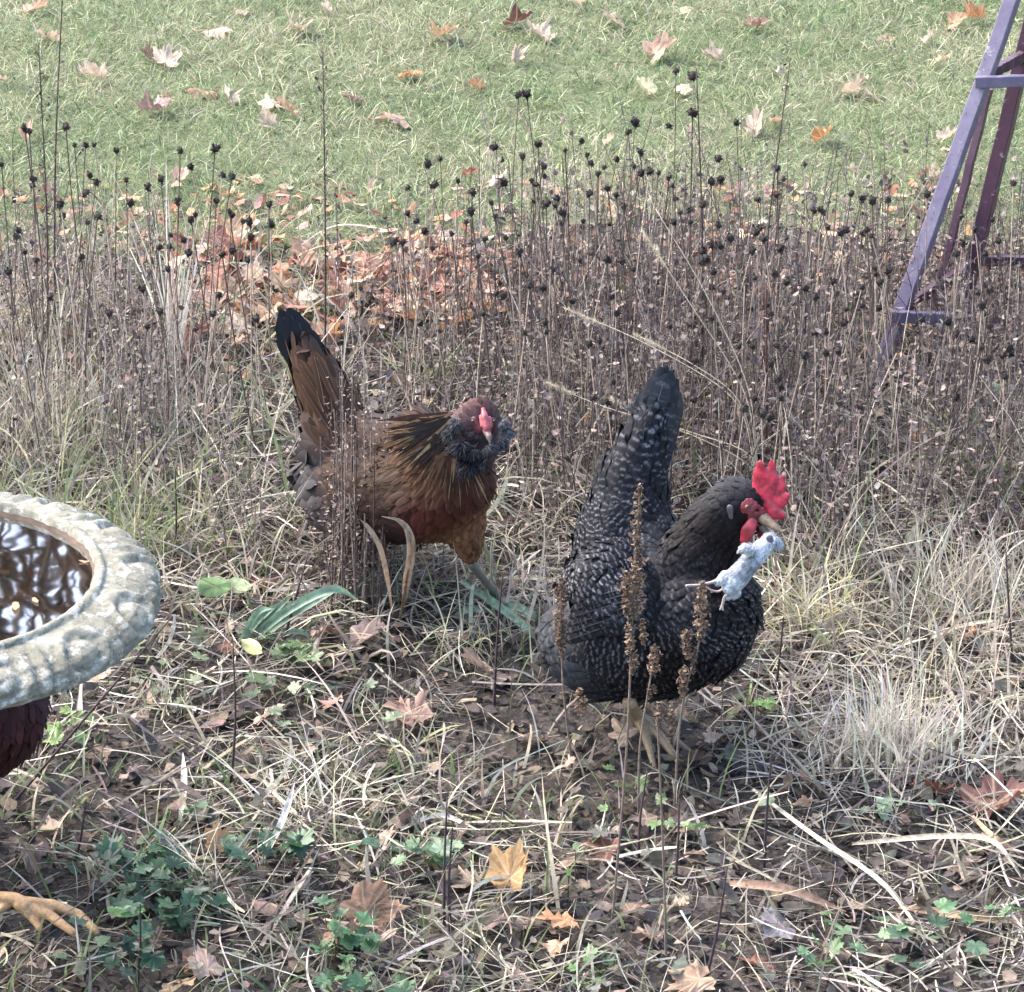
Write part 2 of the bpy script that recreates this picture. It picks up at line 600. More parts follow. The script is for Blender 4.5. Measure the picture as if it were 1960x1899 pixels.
# lawn blades
acc = Acc()
x, y = wedge(150000, 5.35, 8.3)
k = y > bed_edge(x) + 0.07 * rng.standard_normal(len(x))
x, y = x[k], y[k]
n = len(x)
u = fbm(x, y, 4.0) + 0.5 * rng.standard_normal(n)
cg = pick([(0.205, 0.285, 0.12), (0.29, 0.365, 0.18), (0.155, 0.225, 0.10), (0.42, 0.455, 0.28)], n, 0.2)
cs = pick([(0.46, 0.45, 0.28), (0.60, 0.56, 0.40), (0.36, 0.33, 0.22)], n, 0.2)
dry = (u > 0.35)[:, None]
cc = np.where(dry, cs, cg)
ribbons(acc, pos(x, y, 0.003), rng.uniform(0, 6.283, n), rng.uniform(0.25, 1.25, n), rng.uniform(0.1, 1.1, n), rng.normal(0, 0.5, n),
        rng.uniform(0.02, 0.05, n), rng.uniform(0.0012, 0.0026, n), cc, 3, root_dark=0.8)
tag(acc.build('lawn_grass', M_GRASS), 'short green lawn grass flecked with dry blades', 'grass', kind='stuff')

# ------------------------------------------------------------------ bed: mulch scraps, litter, straw
OVALS = [leaf_template('oval', c_, i, 6) for i, c_ in enumerate((0.2, 0.6, -0.5, 0.9))]
SCRAPS = [leaf_template('scrap', c_, 10 + i, 6) for i, c_ in enumerate((0.2, 0.6, -0.4, 0.9, 0.3))]
acc = Acc()
x, y = wedge(42000, 2.9, 5.75)
n = len(x)
flakes(acc, SCRAPS, pos(x, y, 0.0) + np.stack([0 * x, 0 * x, rng.uniform(0, 0.012, n)], -1), rng.uniform(0.003, 0.012, n),
       pick([(0.030, 0.026, 0.023), (0.050, 0.042, 0.034), (0.095, 0.077, 0.058), (0.022, 0.020, 0.018), (0.20, 0.158, 0.118)], n, 0.25,
            [.28, .28, .2, .14, .10]), 0.5)
tag(acc.build('bark_mulch', M_PLANT), 'dark broken mulch and leaf crumbs covering the bed soil', 'mulch', kind='stuff')

acc = Acc()
x, y = wedge(11000, 2.9, 6.05)
px, py = proj(pos(x, y))
dens = 0.45 + 0.35 * fbm(x, y, 6, 3) + 0.6 * ((py > 470) & (py < 660))
k = rng.uniform(0, 1, len(x)) < dens
x, y, py = x[k], y[k], py[k]
n = len(x)
cl = pick(LITTER, n, 0.25)
ce = pick([(0.42, 0.23, 0.15), (0.50, 0.34, 0.25), (0.25, 0.11, 0.075), (0.52, 0.38, 0.28), (0.45, 0.25, 0.13)], n, 0.2)
far = (rng.uniform(0, 1, n) < np.clip((y - 4.7) * 1.0, 0, 0.85))[:, None]
flakes(acc, OVALS + SCRAPS, pos(x, y, 0.008) + np.stack([0 * x, 0 * x, rng.uniform(0, 0.02, n)], -1),
       rng.uniform(0.008, 0.021, n), np.where(far, ce, cl), 0.6)
tag(acc.build('leaf_litter', M_PLANT), 'brown and russet leaf scraps strewn over the bed', 'leaf litter', kind='stuff')

# straw lying every way over the bed
acc = Acc()
x, y = wedge(46000, 2.95, 5.6)
px, py = proj(pos(x, y))
d = 0.55 + 0.45 * fbm(x, y, 5, 7)
d = d - 0.5 * np.exp(-(((px - 1180) / 330) ** 2 + ((py - 1470) / 150) ** 2)) + 0.6 * np.exp(-(((px - 1720) / 200) ** 2 + ((py - 1420) / 170) ** 2))
d = d + 0.12 * ((py > 1560) & (px > 400)) - 0.16 * (py > 1200) * (px < 1500) - 0.14 * (py > 1500) - 0.35 * (py < 900)
k = rng.uniform(0, 1, len(x)) < d
x, y = x[k], y[k]
n = len(x)
ribbons(acc, pos(x, y, 0.004) + np.stack([0 * x, 0 * x, rng.uniform(0, 0.03, n)], -1), rng.uniform(0, 6.283, n),
        rng.normal(1.45, 0.22, n), rng.normal(0.12, 0.22, n), rng.normal(0, 0.5, n),
        rng.gamma(2.4, 0.024, n) + 0.015, rng.gamma(2.2, 0.00055, n) + 0.0006,
        pick(STRAW + BROWNS[:3], n, 0.22, [.2, .17, .18, .12, .12, .08, .08, .05]), 5, prof='even')
tag(acc.build('loose_straw', M_PLANT), 'tangle of dry pale grass stems lying across the bed', 'straw', kind='stuff')

# standing and leaning dry grass, greener toward the left middle
acc = Acc()
x, y = wedge(42000, 3.0, 5.7)
px, py = proj(pos(x, y))
d = 0.16 + 0.22 * (py > 1450) * (px < 1100)
d += 0.75 * np.exp(-(((px - 180) / 420) ** 2 + ((py - 930) / 260) ** 2))
d += 0.8 * np.exp(-(((px - 1770) / 260) ** 2 + ((py - 1260) / 190) ** 2))
d += 0.7 * np.exp(-(((px - 150) / 260) ** 2 + ((py - 680) / 130) ** 2))
d += 0.30 * np.exp(-(((px - 1560) / 90) ** 2 + ((py - 1150) / 90) ** 2))
d += 0.35 * np.exp(-(((px - 850) / 320) ** 2 + ((py - 1120) / 120) ** 2))
d *= 0.7 + 0.6 * fbm(x, y, 7, 2)
k = rng.uniform(0, 1, len(x)) < d
x, y, px, py = x[k], y[k], px[k], py[k]
n = len(x)
gr = rng.uniform(0, 1, n) < np.where((px < 700) & (py > 850), 0.30, 0.14)
ln = rng.gamma(4, 0.022, n) + 0.02
ln = np.where(py > 1300, ln * 0.6, ln)
gr = gr | ((py > 1450) & (px < 1100) & (rng.uniform(0, 1, n) < .35))
ribbons(acc, pos(x, y, 0.0), rng.uniform(0, 6.283, n), rng.uniform(0.02, 0.7, n), rng.gamma(2, 0.5, n), rng.normal(0, 0.6, n), ln,
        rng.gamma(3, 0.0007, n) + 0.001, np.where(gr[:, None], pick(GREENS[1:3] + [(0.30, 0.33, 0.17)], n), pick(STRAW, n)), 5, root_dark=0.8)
tag(acc.build('dry_grass', M_GRASS), 'straw coloured and green grass standing through the bed', 'grass', kind='stuff')

# ------------------------------------------------------------------ mass of dead brown stems
acc = Acc()
bits = Acc()
x, y = wedge(10500, 4.05, 5.95, 0.35)
px, py = proj(pos(x, y))
d = 1.0 * (1 / (1 + np.exp(-(px - 900) / 60))) * (1 / (1 + np.exp((py - np.where(px > 1480, 1080, 1010)) / 35))) * (1 / (1 + np.exp(-(py - 555) / 25)))
d += 0.9 * np.exp(-(((px - 265) / 65) ** 2)) * (py > 560) * (py < 1010)
d += 0.35 * ((px < 200) & (py > 520) & (py < 950))
d += 0.5 * np.exp(-(((px - 430) / 60) ** 2 + ((py - 1030) / 80) ** 2))
d += 1.6 * np.exp(-(((px - 690) / 42) ** 2 + ((py - 1130) / 45) ** 2))
d += 0.24 * ((px > 620) & (px <= 900) & (py > 600) & (py < 860))
d *= 1 - 0.97 * np.exp(-(((px - 1695) / 55) ** 4 + ((py - 850) / 115) ** 4))
k = rng.uniform(0, 1, len(x)) < d * 0.80
x, y, px, py = x[k], y[k], px[k], py[k]
n = len(x)
ht = rng.uniform(0.10, 0.29, n) + 0.05 * np.exp(-((px - 1300) / 320) ** 2)
ht = np.where(px < 620, rng.uniform(0.12, 0.27, n), ht)
P = stems(acc, pos(x, y, -0.005), rng.uniform(0, 6.283, n), rng.normal(0, 0.19, n), rng.normal(0, 0.38, n), rng.normal(0, 0.7, n), ht,
          rng.uniform(0.0006, 0.0014, n), pick(BROWNS + STRAW[2:3] + [(.52, .45, .38)], n, 0.22, [.20, .22, .12, .18, .07, .12, .09]), 4)
m = 3
ii = rng.integers(0, n, n * m); jj = rng.integers(1, 4, n * m)
stems(acc, P[ii, jj] + (P[ii, jj + 1] - P[ii, jj]) * rng.uniform(0, 1, (n * m, 1)), rng.uniform(0, 6.283, n * m), rng.uniform(0.3, 1.5, n * m), rng.normal(0, 1.0, n * m),
      rng.normal(0, 1.0, n * m), rng.uniform(0.015, 0.06, n * m), rng.uniform(0.0003, 0.0007, n * m), pick(BROWNS, n * m, 0.22), 2)
tag(acc.build('dead_stems', M_STEM), 'dense brown stand of leafless dead flower stems', 'dead plants', kind='stuff')
m = 9
ii = rng.integers(0, n, n * m)
jj = rng.integers(0, 4, n * m)
tt = rng.uniform(0, 1, (n * m, 1))
Q = P[ii, jj] * (1 - tt) + P[ii, jj + 1] * tt + rng.normal(0, 0.005, (n * m, 3))
flakes(bits, OVALS[1:] + SCRAPS[1:4], Q, rng.uniform(0.0025, 0.009, n * m),
       pick(BROWNS + [(0.33, 0.25, 0.20), (0.50, 0.42, 0.35)], n * m, 0.25, [.22, .24, .13, .15, .09, .14, .03]), 1.3)
tag(bits.build('withered_leaves', M_PLANT), 'small withered leaves curled along the brown stems', 'withered leaves', kind='stuff')

# ------------------------------------------------------------------ fallen leaves
def maple(size, fold, tint, seed, ring=False, stem=True, squeeze=1.0):
    r = np.random.default_rng(seed)
    half = [(0, 1.0), (8, .82), (14, .86), (20, .74), (27, .64), (34, .76), (42, .84), (50, .98), (56, .82), (64, .80), (73, .64),
            (85, .60), (96, .70), (106, .74), (117, .60), (135, .50), (160, .38)]
    ol = half + [(180, .10)] + [(360 - a, q) for a, q in half[:0:-1]]
    ang = np.array([R(a) for a, q in ol]); rad = np.array([q for a, q in ol]) * (1 + 0.09 * r.standard_normal(len(ol)))
    out = np.stack([np.sin(ang) * rad, np.cos(ang) * rad], -1)
    n = len(ol)
    if ring:
        V2 = np.concatenate([[[0, 0]], out * 0.5, out])
        F = [[0, i + 1, (i + 1) % n + 1] for i in range(n)]
        for i in range(n):
            j = (i + 1) % n
            F += [[1 + i, 1 + n + i, 1 + n + j], [1 + i, 1 + n + j, 1 + j]]
    else:
        V2 = np.concatenate([[[0, 0]], out])
        F = [[0, i + 1, (i + 1) % n + 1] for i in range(n)]
    x, y = V2[:, 0], V2[:, 1]
    w1, w2, w3 = r.uniform(0.5, 1, 3)
    z = fold * (0.55 * w1 * x * x + 0.35 * w2 * y * y * np.sign(y) * 0.6 + 0.3 * w3 * x * y) + 0.05 * r.standard_normal(len(x)) * (0.3 + np.hypot(x, y))
    z += 0.10 * np.sin(5 * x + seed) * np.hypot(x, y)
    xx = x * np.cos(0.7 * fold * x * w1)
    V = np.stack([xx * squeeze, y, z * (1.6 - .6 * squeeze)], -1) * size
    acc = Acc()
    c = np.array(tint) * (1 + 0.13 * r.standard_normal((len(V), 1))) * (1 + 0.10 * np.sin(4 * x + 3 * y + seed))[:, None]
    acc.add(V, F, np.clip(c, 0.01, 0.95), np.stack([x, y, np.ones_like(x)], -1))
    if stem:
        a = r.uniform(-0.5, 0.5)
        pts = [(0, -0.05, 0.0), (0.1 * a, -0.35, 0.05), (0.35 * a, -0.8, 0.10)]
        tube(acc, np.array(pts) * size, [0.012 * size + 0.0004] * 3, np.array(tint) * 0.6, 3, False)
    return acc


TAN, ORANGE, PINK, WHITE, RED, BRN, PURP = ((0.52, 0.33, 0.21), (0.50, 0.24, 0.11), (0.56, 0.36, 0.27), (0.60, 0.47, 0.36), (0.24, 0.10, 0.075),
                                            (0.24, 0.16, 0.12), (0.26, 0.18, 0.18))


def place_words(px, py):
    if px < 90: x_ = 'far left'
    elif px < 220: x_ = 'left of the bleached grass fan'
    elif px < 330: x_ = 'beside the bleached grass fan'
    elif px < 540: x_ = "left of the russet hen's tail"
    elif px < 780: x_ = "above the russet hen's back"
    elif px < 900: x_ = "above the russet hen's neck"
    elif px < 1000: x_ = "above the russet hen's head"
    elif px < 1100: x_ = 'above the gap between the hens'
    elif px < 1190: x_ = "left of the black hen's tail"
    elif px < 1320: x_ = "above the black hen's tail"
    elif px < 1420: x_ = "above the black hen's neck"
    elif px < 1520: x_ = "above the black hen's comb"
    elif px < 1620: x_ = 'between comb and trellis'
    elif px < 1710: x_ = 'left of the trellis'
    elif px < 1850: x_ = 'at the trellis feet'
    else: x_ = 'at the right edge'
    return x_


USED = set()


def fresh(lab):
    if lab in USED: return False
    USED.add(lab)
    return True


def put_leaf(px, py, w, tint, label, group=None, fold=0.5, rx=None, ry=None, rz=None, z=0.024, ring=False, seed=None, width=1.75):
    sd_ = int(px * 7 + py * 13) if seed is None else seed
    r = random.Random(sd_)
    P = G(px, py, z)
    size = 1.12 * w * pxm(P) / width
    o = maple(size, fold * r.choice((1, 1, -0.6)), tint, sd_, ring, squeeze=r.uniform(.5, 1.0)).build('fallen_leaf', M_LEAF)
    o.location = P + np.array([0, 0, gz(P[0], P[1])])
    o.rotation_euler = (r.gauss(0, 0.38) if rx is None else rx, r.gauss(0, 0.38) if ry is None else ry, r.uniform(0, 6.28) if rz is None else rz)
    tag(o, label, 'leaf', group)
    return o


LG = 'fallen maple leaves on the lawn'
for q in [
    (60, 15, 48, PINK, 'pale pink maple leaf in the top left corner of the lawn'),
    (405, 55, 56, WHITE, 'cream maple leaf near the top of the lawn, left of the upright double lobed one'),
    (572, 50, 60, WHITE, 'tall cream maple leaf standing on edge near the top of the lawn'),
    (850, 66, 60, TAN, 'large salmon maple leaf with pointed lobes, top centre of the lawn'),
    (627, 18, 28, WHITE, 'small cream leaf at the very top of the lawn, right of the tall cream leaf'),
    (467, 17, 30, WHITE, 'small cream leaf at the very top of the lawn, left of the tall cream leaf'),
    (92, 76, 52, WHITE, 'whitish flattened leaf beside the tall dark stalk near the top left'),
    (316, 120, 56, WHITE, 'cream leaf curled on its side above the salmon maple leaf on the left lawn'),
    (288, 112, 40, BRN, 'brown leaf tucked against the left of a cream curled leaf'),
    (186, 152, 56, WHITE, 'cream pointed leaf on the left lawn right of the tall dark stalk'),
    (398, 172, 62, (0.60, 0.38, 0.26), 'big salmon pink maple leaf on the left lawn'),
    (436, 186, 46, WHITE, 'flat cream leaf touching the right edge of the big salmon pink maple leaf'),
    (524, 197, 56, WHITE, 'thin cream leaf seen edge on, right of the salmon maple leaf'),
    (556, 212, 54, TAN, 'tan ragged leaf just under a thin cream leaf'),
    (518, 240, 46, WHITE, 'small bright cream leaf below the tan ragged leaf'),
    (290, 212, 66, PURP, 'greyish purple flattened leaf on the left lawn'),
    (318, 188, 34, PINK, 'small dull pink leaf just above the greyish purple one'),
    (790, 135, 48, ORANGE, 'orange maple leaf on the upper lawn, centre'),
    (917, 152, 32, ORANGE, 'small orange brown leaf right of the orange maple leaf'),
    (766, 222, 62, PINK, 'pink cream maple leaf drooping on the mid lawn, centre'),
    (682, 190, 40, (0.12, 0.06, 0.045), 'dark brown leaf left above the pink cream leaf'),
    (985, 104, 44, WHITE, 'pale pink leaf on the upper lawn below a dark brown leaf'),
    (4, 166, 26, WHITE, 'cream leaf cut by the left edge of the picture'),
    (376, 372, 24, ORANGE, 'small yellow orange leaf at the bed edge, left'),
    (434, 376, 50, TAN, 'tan upright leaf behind a black seed head at the bed edge'),
    (448, 440, 66, TAN, 'tan folded maple leaf where lawn meets bed, left of centre'),
    (580, 408, 36, WHITE, 'cream crumpled leaf near the lawn edge, left of centre'),
    (945, 340, 52, WHITE, 'cream leaf with long lobes behind the seed heads at the lawn edge'),
    (896, 325, 34, (0.36, 0.14, 0.09), 'red brown leaf beside the cream long lobed leaf'),
    (52, 262, 42, PINK, 'pink leaf among stalks on the far left lawn'),
    (344, 340, 34, PINK, 'dull pink leaf behind stalks on the left lawn'),
    (985, 44, 56, (0.13, 0.07, 0.06), 'dark brown curled leaf at the top centre of the lawn'),
    (1036, 68, 54, WHITE, 'flat cream leaf just below the dark brown curled leaf'),
    (1112, 4, 34, WHITE, 'cream leaf cut by the top edge, right of centre'),
    (1180, 38, 54, WHITE, 'pale pink maple leaf near the top edge, right of centre'),
    (1307, 22, 26, (0.7, 0.62, 0.35), 'small yellowish leaf near the top edge, right half'),
    (1256, 95, 70, PINK, 'large pink maple leaf on the upper lawn, right half'),
    (1370, 107, 42, WHITE, 'small cream leaf right of the large pink maple leaf'),
    (1240, 166, 44, (0.7, 0.62, 0.38), 'faint yellow cream leaf below the large pink maple leaf'),
    (1304, 171, 32, WHITE, 'small pale leaf beside the faint yellow cream leaf'),
    (1440, 48, 50, BRN, 'mid brown maple leaf near the top, right half'),
    (1626, 172, 58, WHITE, 'long cream leaf, left of the pair lying in a line near the trellis'),
    (1674, 184, 46, WHITE, 'ragged cream leaf, right of the pair lying in a line near the trellis'),
    (1444, 240, 58, WHITE, 'narrow cream leaf lying diagonally on the mid lawn'),
    (1487, 230, 36, PINK, 'pinkish leaf at the right end of the narrow diagonal cream leaf'),
    (1573, 262, 46, ORANGE, 'bright orange leaf on the mid lawn left of the trellis'),
    (1162, 266, 30, WHITE, 'small cream leaf between seed heads on the mid lawn'),
    (1776, 76, 34, WHITE, 'small cream upright leaf left of the trellis top'),
    (1826, 40, 62, TAN, 'tan maple leaf beside the trellis post near the top right'),
    (1874, 28, 44, ORANGE, 'orange leaf touching the trellis post near the top right'),
    (1690, 80, 36, WHITE, 'small flat pale leaf high on the lawn left of the trellis'),
    (1798, 118, 34, TAN, 'small tan leaf level with the upper trellis bar'),
    (1806, 270, 40, WHITE, 'cream leaf just left of the trellis post, upper of two'),
    (1812, 292, 40, PINK, 'pinkish leaf just left of the trellis post, lower of two'),
    (1636, 320, 28, WHITE, 'tiny cream leaf on the lawn behind the right hand seed heads'),
    (1790, 345, 46, WHITE, 'flat cream leaf low beside the trellis post'),
    (1492, 135, 24, WHITE, 'tiny cream leaf high on the lawn behind a tall thin stalk'),
]:
    put_leaf(q[0], q[1], q[2] * 1.22, q[3], q[4], LG, z=0.022, fold=random.uniform(.8, 1.7), ring=True, rx=random.uniform(.1, .7))

BG = 'large fallen leaves in the bed'
LSC = 1.0
for q in [
    (503, 1366, 76, (0.68, 0.48, 0.38), 'pale pink leaf in the grass right of the bird bath', dict(rx=0.5)),
    (790, 1356, 116, (0.36, 0.22, 0.18), 'pinkish brown maple leaf lying flat under the russet hen', dict(fold=0.25, rx=0.15, ry=0.0, rz=0.4)),
    (640, 1328, 52, (0.42, 0.24, 0.20), 'dull red leaf tip left of the pinkish brown maple leaf', {}),
    (976, 1684, 122, (0.52, 0.32, 0.15), 'big cupped orange tan leaf standing up in the foreground', dict(fold=1.1, rx=0.75, ry=-0.1, rz=-0.5, z=0.03)),
    (1083, 1766, 100, (0.52, 0.27, 0.14), 'orange leaf in the foreground, upper of two below the big cupped leaf', dict(fold=0.4, rx=0.3, ry=0.1, rz=1.9)),
    (1068, 1812, 92, (0.62, 0.42, 0.28), 'pale tan leaf with a long tip, lower of two below the big cupped leaf', dict(fold=0.5, rx=0.2, rz=2.9)),
    (414, 1608, 74, (0.50, 0.30, 0.17), 'orange tan leaf standing upright above the green weeds', dict(fold=0.9, rx=1.0, ry=0.2, rz=0.3, z=0.03)),
    (334, 1632, 54, (0.60, 0.42, 0.32), 'pale tan leaf left of the upright orange tan leaf', {}),
    (398, 1852, 84, (0.64, 0.44, 0.34), 'pale pink leaf on dark soil at the bottom left', dict(rx=0.5, ry=0.1, rz=0.6)),
    (700, 1748, 130, (0.36, 0.21, 0.13), 'wide orange brown leaf under straw in the foreground', dict(fold=0.3)),
    (640, 1775, 90, (0.30, 0.17, 0.12), 'brown leaf left under the wide orange brown leaf', {}),
    (1900, 1536, 150, (0.16, 0.075, 0.06), 'large dark red brown leaf under arched grass at the right edge', dict(fold=0.6, rx=0.35, ry=-0.2)),
    (1545, 1526, 60, (0.60, 0.42, 0.32), 'pale tan leaf tip among straw right of centre', dict(rx=0.6)),
    (1555, 1492, 66, (0.26, 0.15, 0.11), 'brown leaf directly behind the pale tan leaf tip', dict(rx=0.5)),
    (1848, 1212, 80, (0.44, 0.26, 0.16), 'orange brown leaf caught in grass near the right edge', dict(rx=0.7)),
    (1462, 562, 76, (0.20, 0.085, 0.065), 'dark red brown leaf standing among the seed heads', dict(fold=0.4, rx=1.15, ry=0.1, z=0.12)),
    (56, 1632, 86, (0.34, 0.20, 0.17), 'dull pink leaf on the left above the yellow foot', {}),
    (925, 1268, 90, (0.38, 0.26, 0.19), 'light brown leaf on the soil between the two hens', {}),
    (1338, 1880, 110, (0.50, 0.33, 0.22), 'tan leaf at the bottom edge under a dark stalk', {}),
    (1498, 1762, 100, (0.27, 0.25, 0.27), 'grey pointed leaf in the lower right foreground', dict(fold=0.3)),
    (1590, 1805, 92, (0.25, 0.17, 0.14), 'grey brown leaf lying right of the grey pointed leaf', {}),
    (185, 1300, 56, (0.50, 0.34, 0.25), 'tan leaf just below the bird bath rim', {}),
    (620, 1205, 90, (0.23, 0.15, 0.14), 'purplish brown leaf behind the green strap leaves', dict(rx=0.6)),
    (690, 1218, 100, (0.17, 0.125, 0.125), 'dark purplish brown leaf right of the green strap leaves', dict(rx=0.4)),
    (1088, 1450, 52, (0.50, 0.33, 0.26), 'small pinkish leaf on dark soil left of the tan foot', dict(rx=0.5)),
    (1360, 1408, 44, (0.62, 0.46, 0.36), 'small pale leaf on the soil right of the tan foot', dict(rx=0.4)),
    (1196, 1400, 82, (0.40, 0.29, 0.21), 'large light brown leaf beside the tan foot of the black hen', dict(rx=0.4)),
    (350, 1880, 90, (0.46, 0.33, 0.20), 'yellow brown leaf at the bottom left edge', {}),
    (1730, 1785, 92, (0.10, 0.085, 0.095), 'black wet leaf in the lower right corner', {}),
    (1690, 650, 60, (0.50, 0.36, 0.26), 'tan leaf near the foot of the trellis', {}),
    (1815, 620, 60, (0.58, 0.42, 0.34), 'pale pink leaf hanging under the low trellis bar', dict(rx=0.8)),
    (1385, 560, 60, (0.36, 0.17, 0.12), 'red leaf left of the dark red brown leaf among seed heads', dict(rx=0.8)),
    (1090, 470, 70, (0.42, 0.24, 0.15), 'orange brown leaf upright behind seed heads at the lawn edge', dict(rx=1.0, z=0.05)),
]:
    put_leaf(*q[:4], q[4], BG, ring=q[2] > 80, **q[5])

# the russet drift along the lawn edge
k = 0
while k < 200:
    px, py = random.uniform(330, 960), random.gauss(540, 48)
    if py < 455 or py > 660: continue
    k += 1
    for _ in range(60):
        px, py = random.uniform(330, 960), max(456, min(658, random.gauss(540, 48)))
        tint, tw = random.choice([(PINK, 'pink'), (TAN, 'tan'), (ORANGE, 'orange'), (RED, 'dark red'), ((0.40, 0.2, 0.15), 'russet'), (WHITE, 'cream'), ((0.33, 0.15, 0.11), 'red brown')])
        wd = random.uniform(34, 66)
        row = 'top edge' if py < 510 else ('middle' if py < 575 else 'near edge')
        lab = f"{'small' if wd < 44 else ('midsize' if wd < 56 else 'large')} {tw} leaf, {row} of the drift, {place_words(px, py)}"
        if fresh(lab): break
    put_leaf(px, py, wd * 1.2, tint, lab, 'russet leaf drift along the lawn edge', fold=0.8, z=random.uniform(0.018, 0.055), seed=900 + k,
             rx=random.gauss(0, 0.45), ry=random.gauss(0, 0.45))

for k in range(90):
    px, py = random.uniform(20, 1940), random.uniform(700, 1880)
    for _ in range(40):
        tint, tw = random.choice([(BRN, 'brown'), ((0.26, 0.19, 0.15), 'mid brown'), ((0.15, 0.11, 0.09), 'dark brown'), ((0.36, 0.28, 0.21), 'light tan'), ((0.10, 0.08, 0.08), 'blackish'), (RED, 'dark red')])
        if 1000 < px < 1520 and py < 1400: py = random.uniform(1400, 1880)
        wd = random.uniform(38, 76)
        yw = ('behind the hens' if py < 950 else 'level with the hens') if py < 1250 else ('just below the hens' if py < 1480 else ('in the foreground' if py < 1700 else 'near the bottom edge'))
        xw = ('at the left edge' if px < 150 else 'left' if px < 420 else 'left of centre' if px < 760 else 'centre' if px < 1150 else 'right of centre' if px < 1500 else 'right' if px < 1800 else 'at the right edge')
        lab = f"{'small' if wd < 50 else ('midsize' if wd < 64 else 'large')} {tw} decaying leaf in the bed, {yw}, {xw}"
        if fresh(lab): break
    put_leaf(px, py, wd * 1.2, tint, lab, 'decaying brown leaves scattered in the bed', z=0.014, seed=2000 + k, fold=0.7, rx=random.gauss(0, 0.4))

# ------------------------------------------------------------------ black seed heads on stalks
def seed_head_mesh(seed, r=0.0066, tall=1.0, droop=0.4):
    q = np.random.default_rng(seed)
    acc = Acc()
    ico_v, ico_f = ICO1
    v = ico_v * r * (1 + 0.16 * q.standard_normal((len(ico_v), 1)))
    v[:, 2] *= tall
    acc.add(v, ico_f, np.clip(np.array((0.026, 0.019, 0.016)) * (1 + 0.5 * q.standard_normal((len(v), 1))), 0.005, .06))
    m = 26
    d = q.standard_normal((m, 3)); d /= np.linalg.norm(d, axis=1)[:, None]
    s = np.cross(d, q.standard_normal((m, 3))); s /= np.linalg.norm(s, axis=1)[:, None]
    base = d * r * 0.8; base[:, 2] *= tall
    V = np.stack([base - s * r * .25, base + s * r * .25, base + d * r * q.uniform(.35, .8, (m, 1))], 1)
    acc.add(V.reshape(-1, 3), np.arange(m * 3).reshape(-1, 3), (0.02, 0.016, 0.014))
    for k in range(3):       # withered bracts
        a = q.uniform(0, 6.28)
        b0 = np.array([0, 0, -r * tall * .9]); e = np.array([math.cos(a), math.sin(a), -droop]) * r * 1.5
        sd2 = np.array([-math.sin(a), math.cos(a), 0]) * r * .3
        acc.add([b0 - sd2, b0 + sd2, b0 + e], [[0, 1, 2]], (0.06, 0.045, 0.035))
    return acc.mesh('seed_head', M_STEM, smooth=False)


def ico(sub):
    import bmesh
    bm = bmesh.new()
    bmesh.ops.create_icosphere(bm, subdivisions=sub, radius=1)
    v = np.array([p.co[:] for p in bm.verts]); f = np.array([[q.index for q in fc.verts] for fc in bm.faces])
    bm.free()
    return v, f


ICO1, ICO2, ICO3 = ico(1), ico(2), ico(3)
HT = (1, 1, 1.25, 1.1, 0.95, 1.5, 1.0, 1.15)
HEADS = [seed_head_mesh(i, tall=t) for i, t in enumerate(HT)]


heads = """47,245 56,251 126,242 143,278 164,278 180,277 223,288 345,288 412,284 365,318 3,315 63,343 62,355 171,335 184,348 242,344 284,358
165,370 308,342 341,385 426,335 444,337 414,384 116,390 119,412 187,414 168,425 366,420 444,411 478,424 515,391 518,428 480,454 35,440 445,478
325,472 326,450 250,388 475,498 156,492 320,515 375,630 282,625
843,304 819,313 947,281 876,346 781,359 831,354 904,368 963,350 780,408 797,423 893,425 902,405 948,414 940,388 865,447 771,463 755,463
813,441 828,475 928,457 967,455 915,490 804,618 925,600 950,560 964,565 673,565
993,181 1008,180 1294,136 1326,145 1326,215 1410,235 1215,233 1203,252 1281,241 1113,270 1030,275 1000,298 1225,291 1082,288 1124,297
1131,312 1157,320 1145,332 1180,305 1212,318 1227,331 1244,328 1260,331 1281,340 1040,318 1042,337 1018,345 1025,353 1129,370 1163,360 1180,373
1193,395 1063,391 1077,407 1065,380 1046,388 1022,385 1116,423 1075,427 1287,355 1292,380 1320,403 1302,406 1290,425 1322,425 1375,430 1361,347
1380,343 1375,303 1488,322 1500,342 1540,315 1450,382 1487,373 1570,400 1558,402 1574,405 1630,370 1650,380 1670,384 1700,383 1775,372
1455,437 1397,455 1363,468 1345,480 1353,495 1493,475 1505,455 1585,435 1608,445 1620,440 1660,440 1668,450 1162,497 1190,500 1110,498 995,483
1014,545 1058,515 1212,515 1346,500 1365,520 1363,550 1362,610 1385,557 1392,570 1445,532 1483,525 1505,540 1595,539 1674,513 1676,525 1700,518
1685,540 1650,550 1642,565 1540,552 1560,568 1651,585 1620,592 1683,590 1437,590 1475,600 1324,620 1316,570 1237,597 1173,568 1180,600 1090,593
1043,617 1046,634 1415,662 1485,660 1560,635 1580,635 1580,675 1605,672 1540,680 1345,390 1940,350 1840,415 1900,420 1867,440 1843,465 1912,460
1886,487 1830,485 1895,555 1870,560 1815,615 1832,640 1860,648 1920,680 1935,680 1895,622"""
heads = [tuple(map(float, s.split(','))) for s in heads.split()]
for k in range(40):
    px, py = random.uniform(980, 1950), random.uniform(440, 800)
    if px > 1690 and py < 560: py += 150
    if 1180 < px < 1310 and py > 690: px += 200
    heads.append((px, py))
for k in range(18):
    heads.append((random.uniform(10, 500), random.uniform(380, 640)))
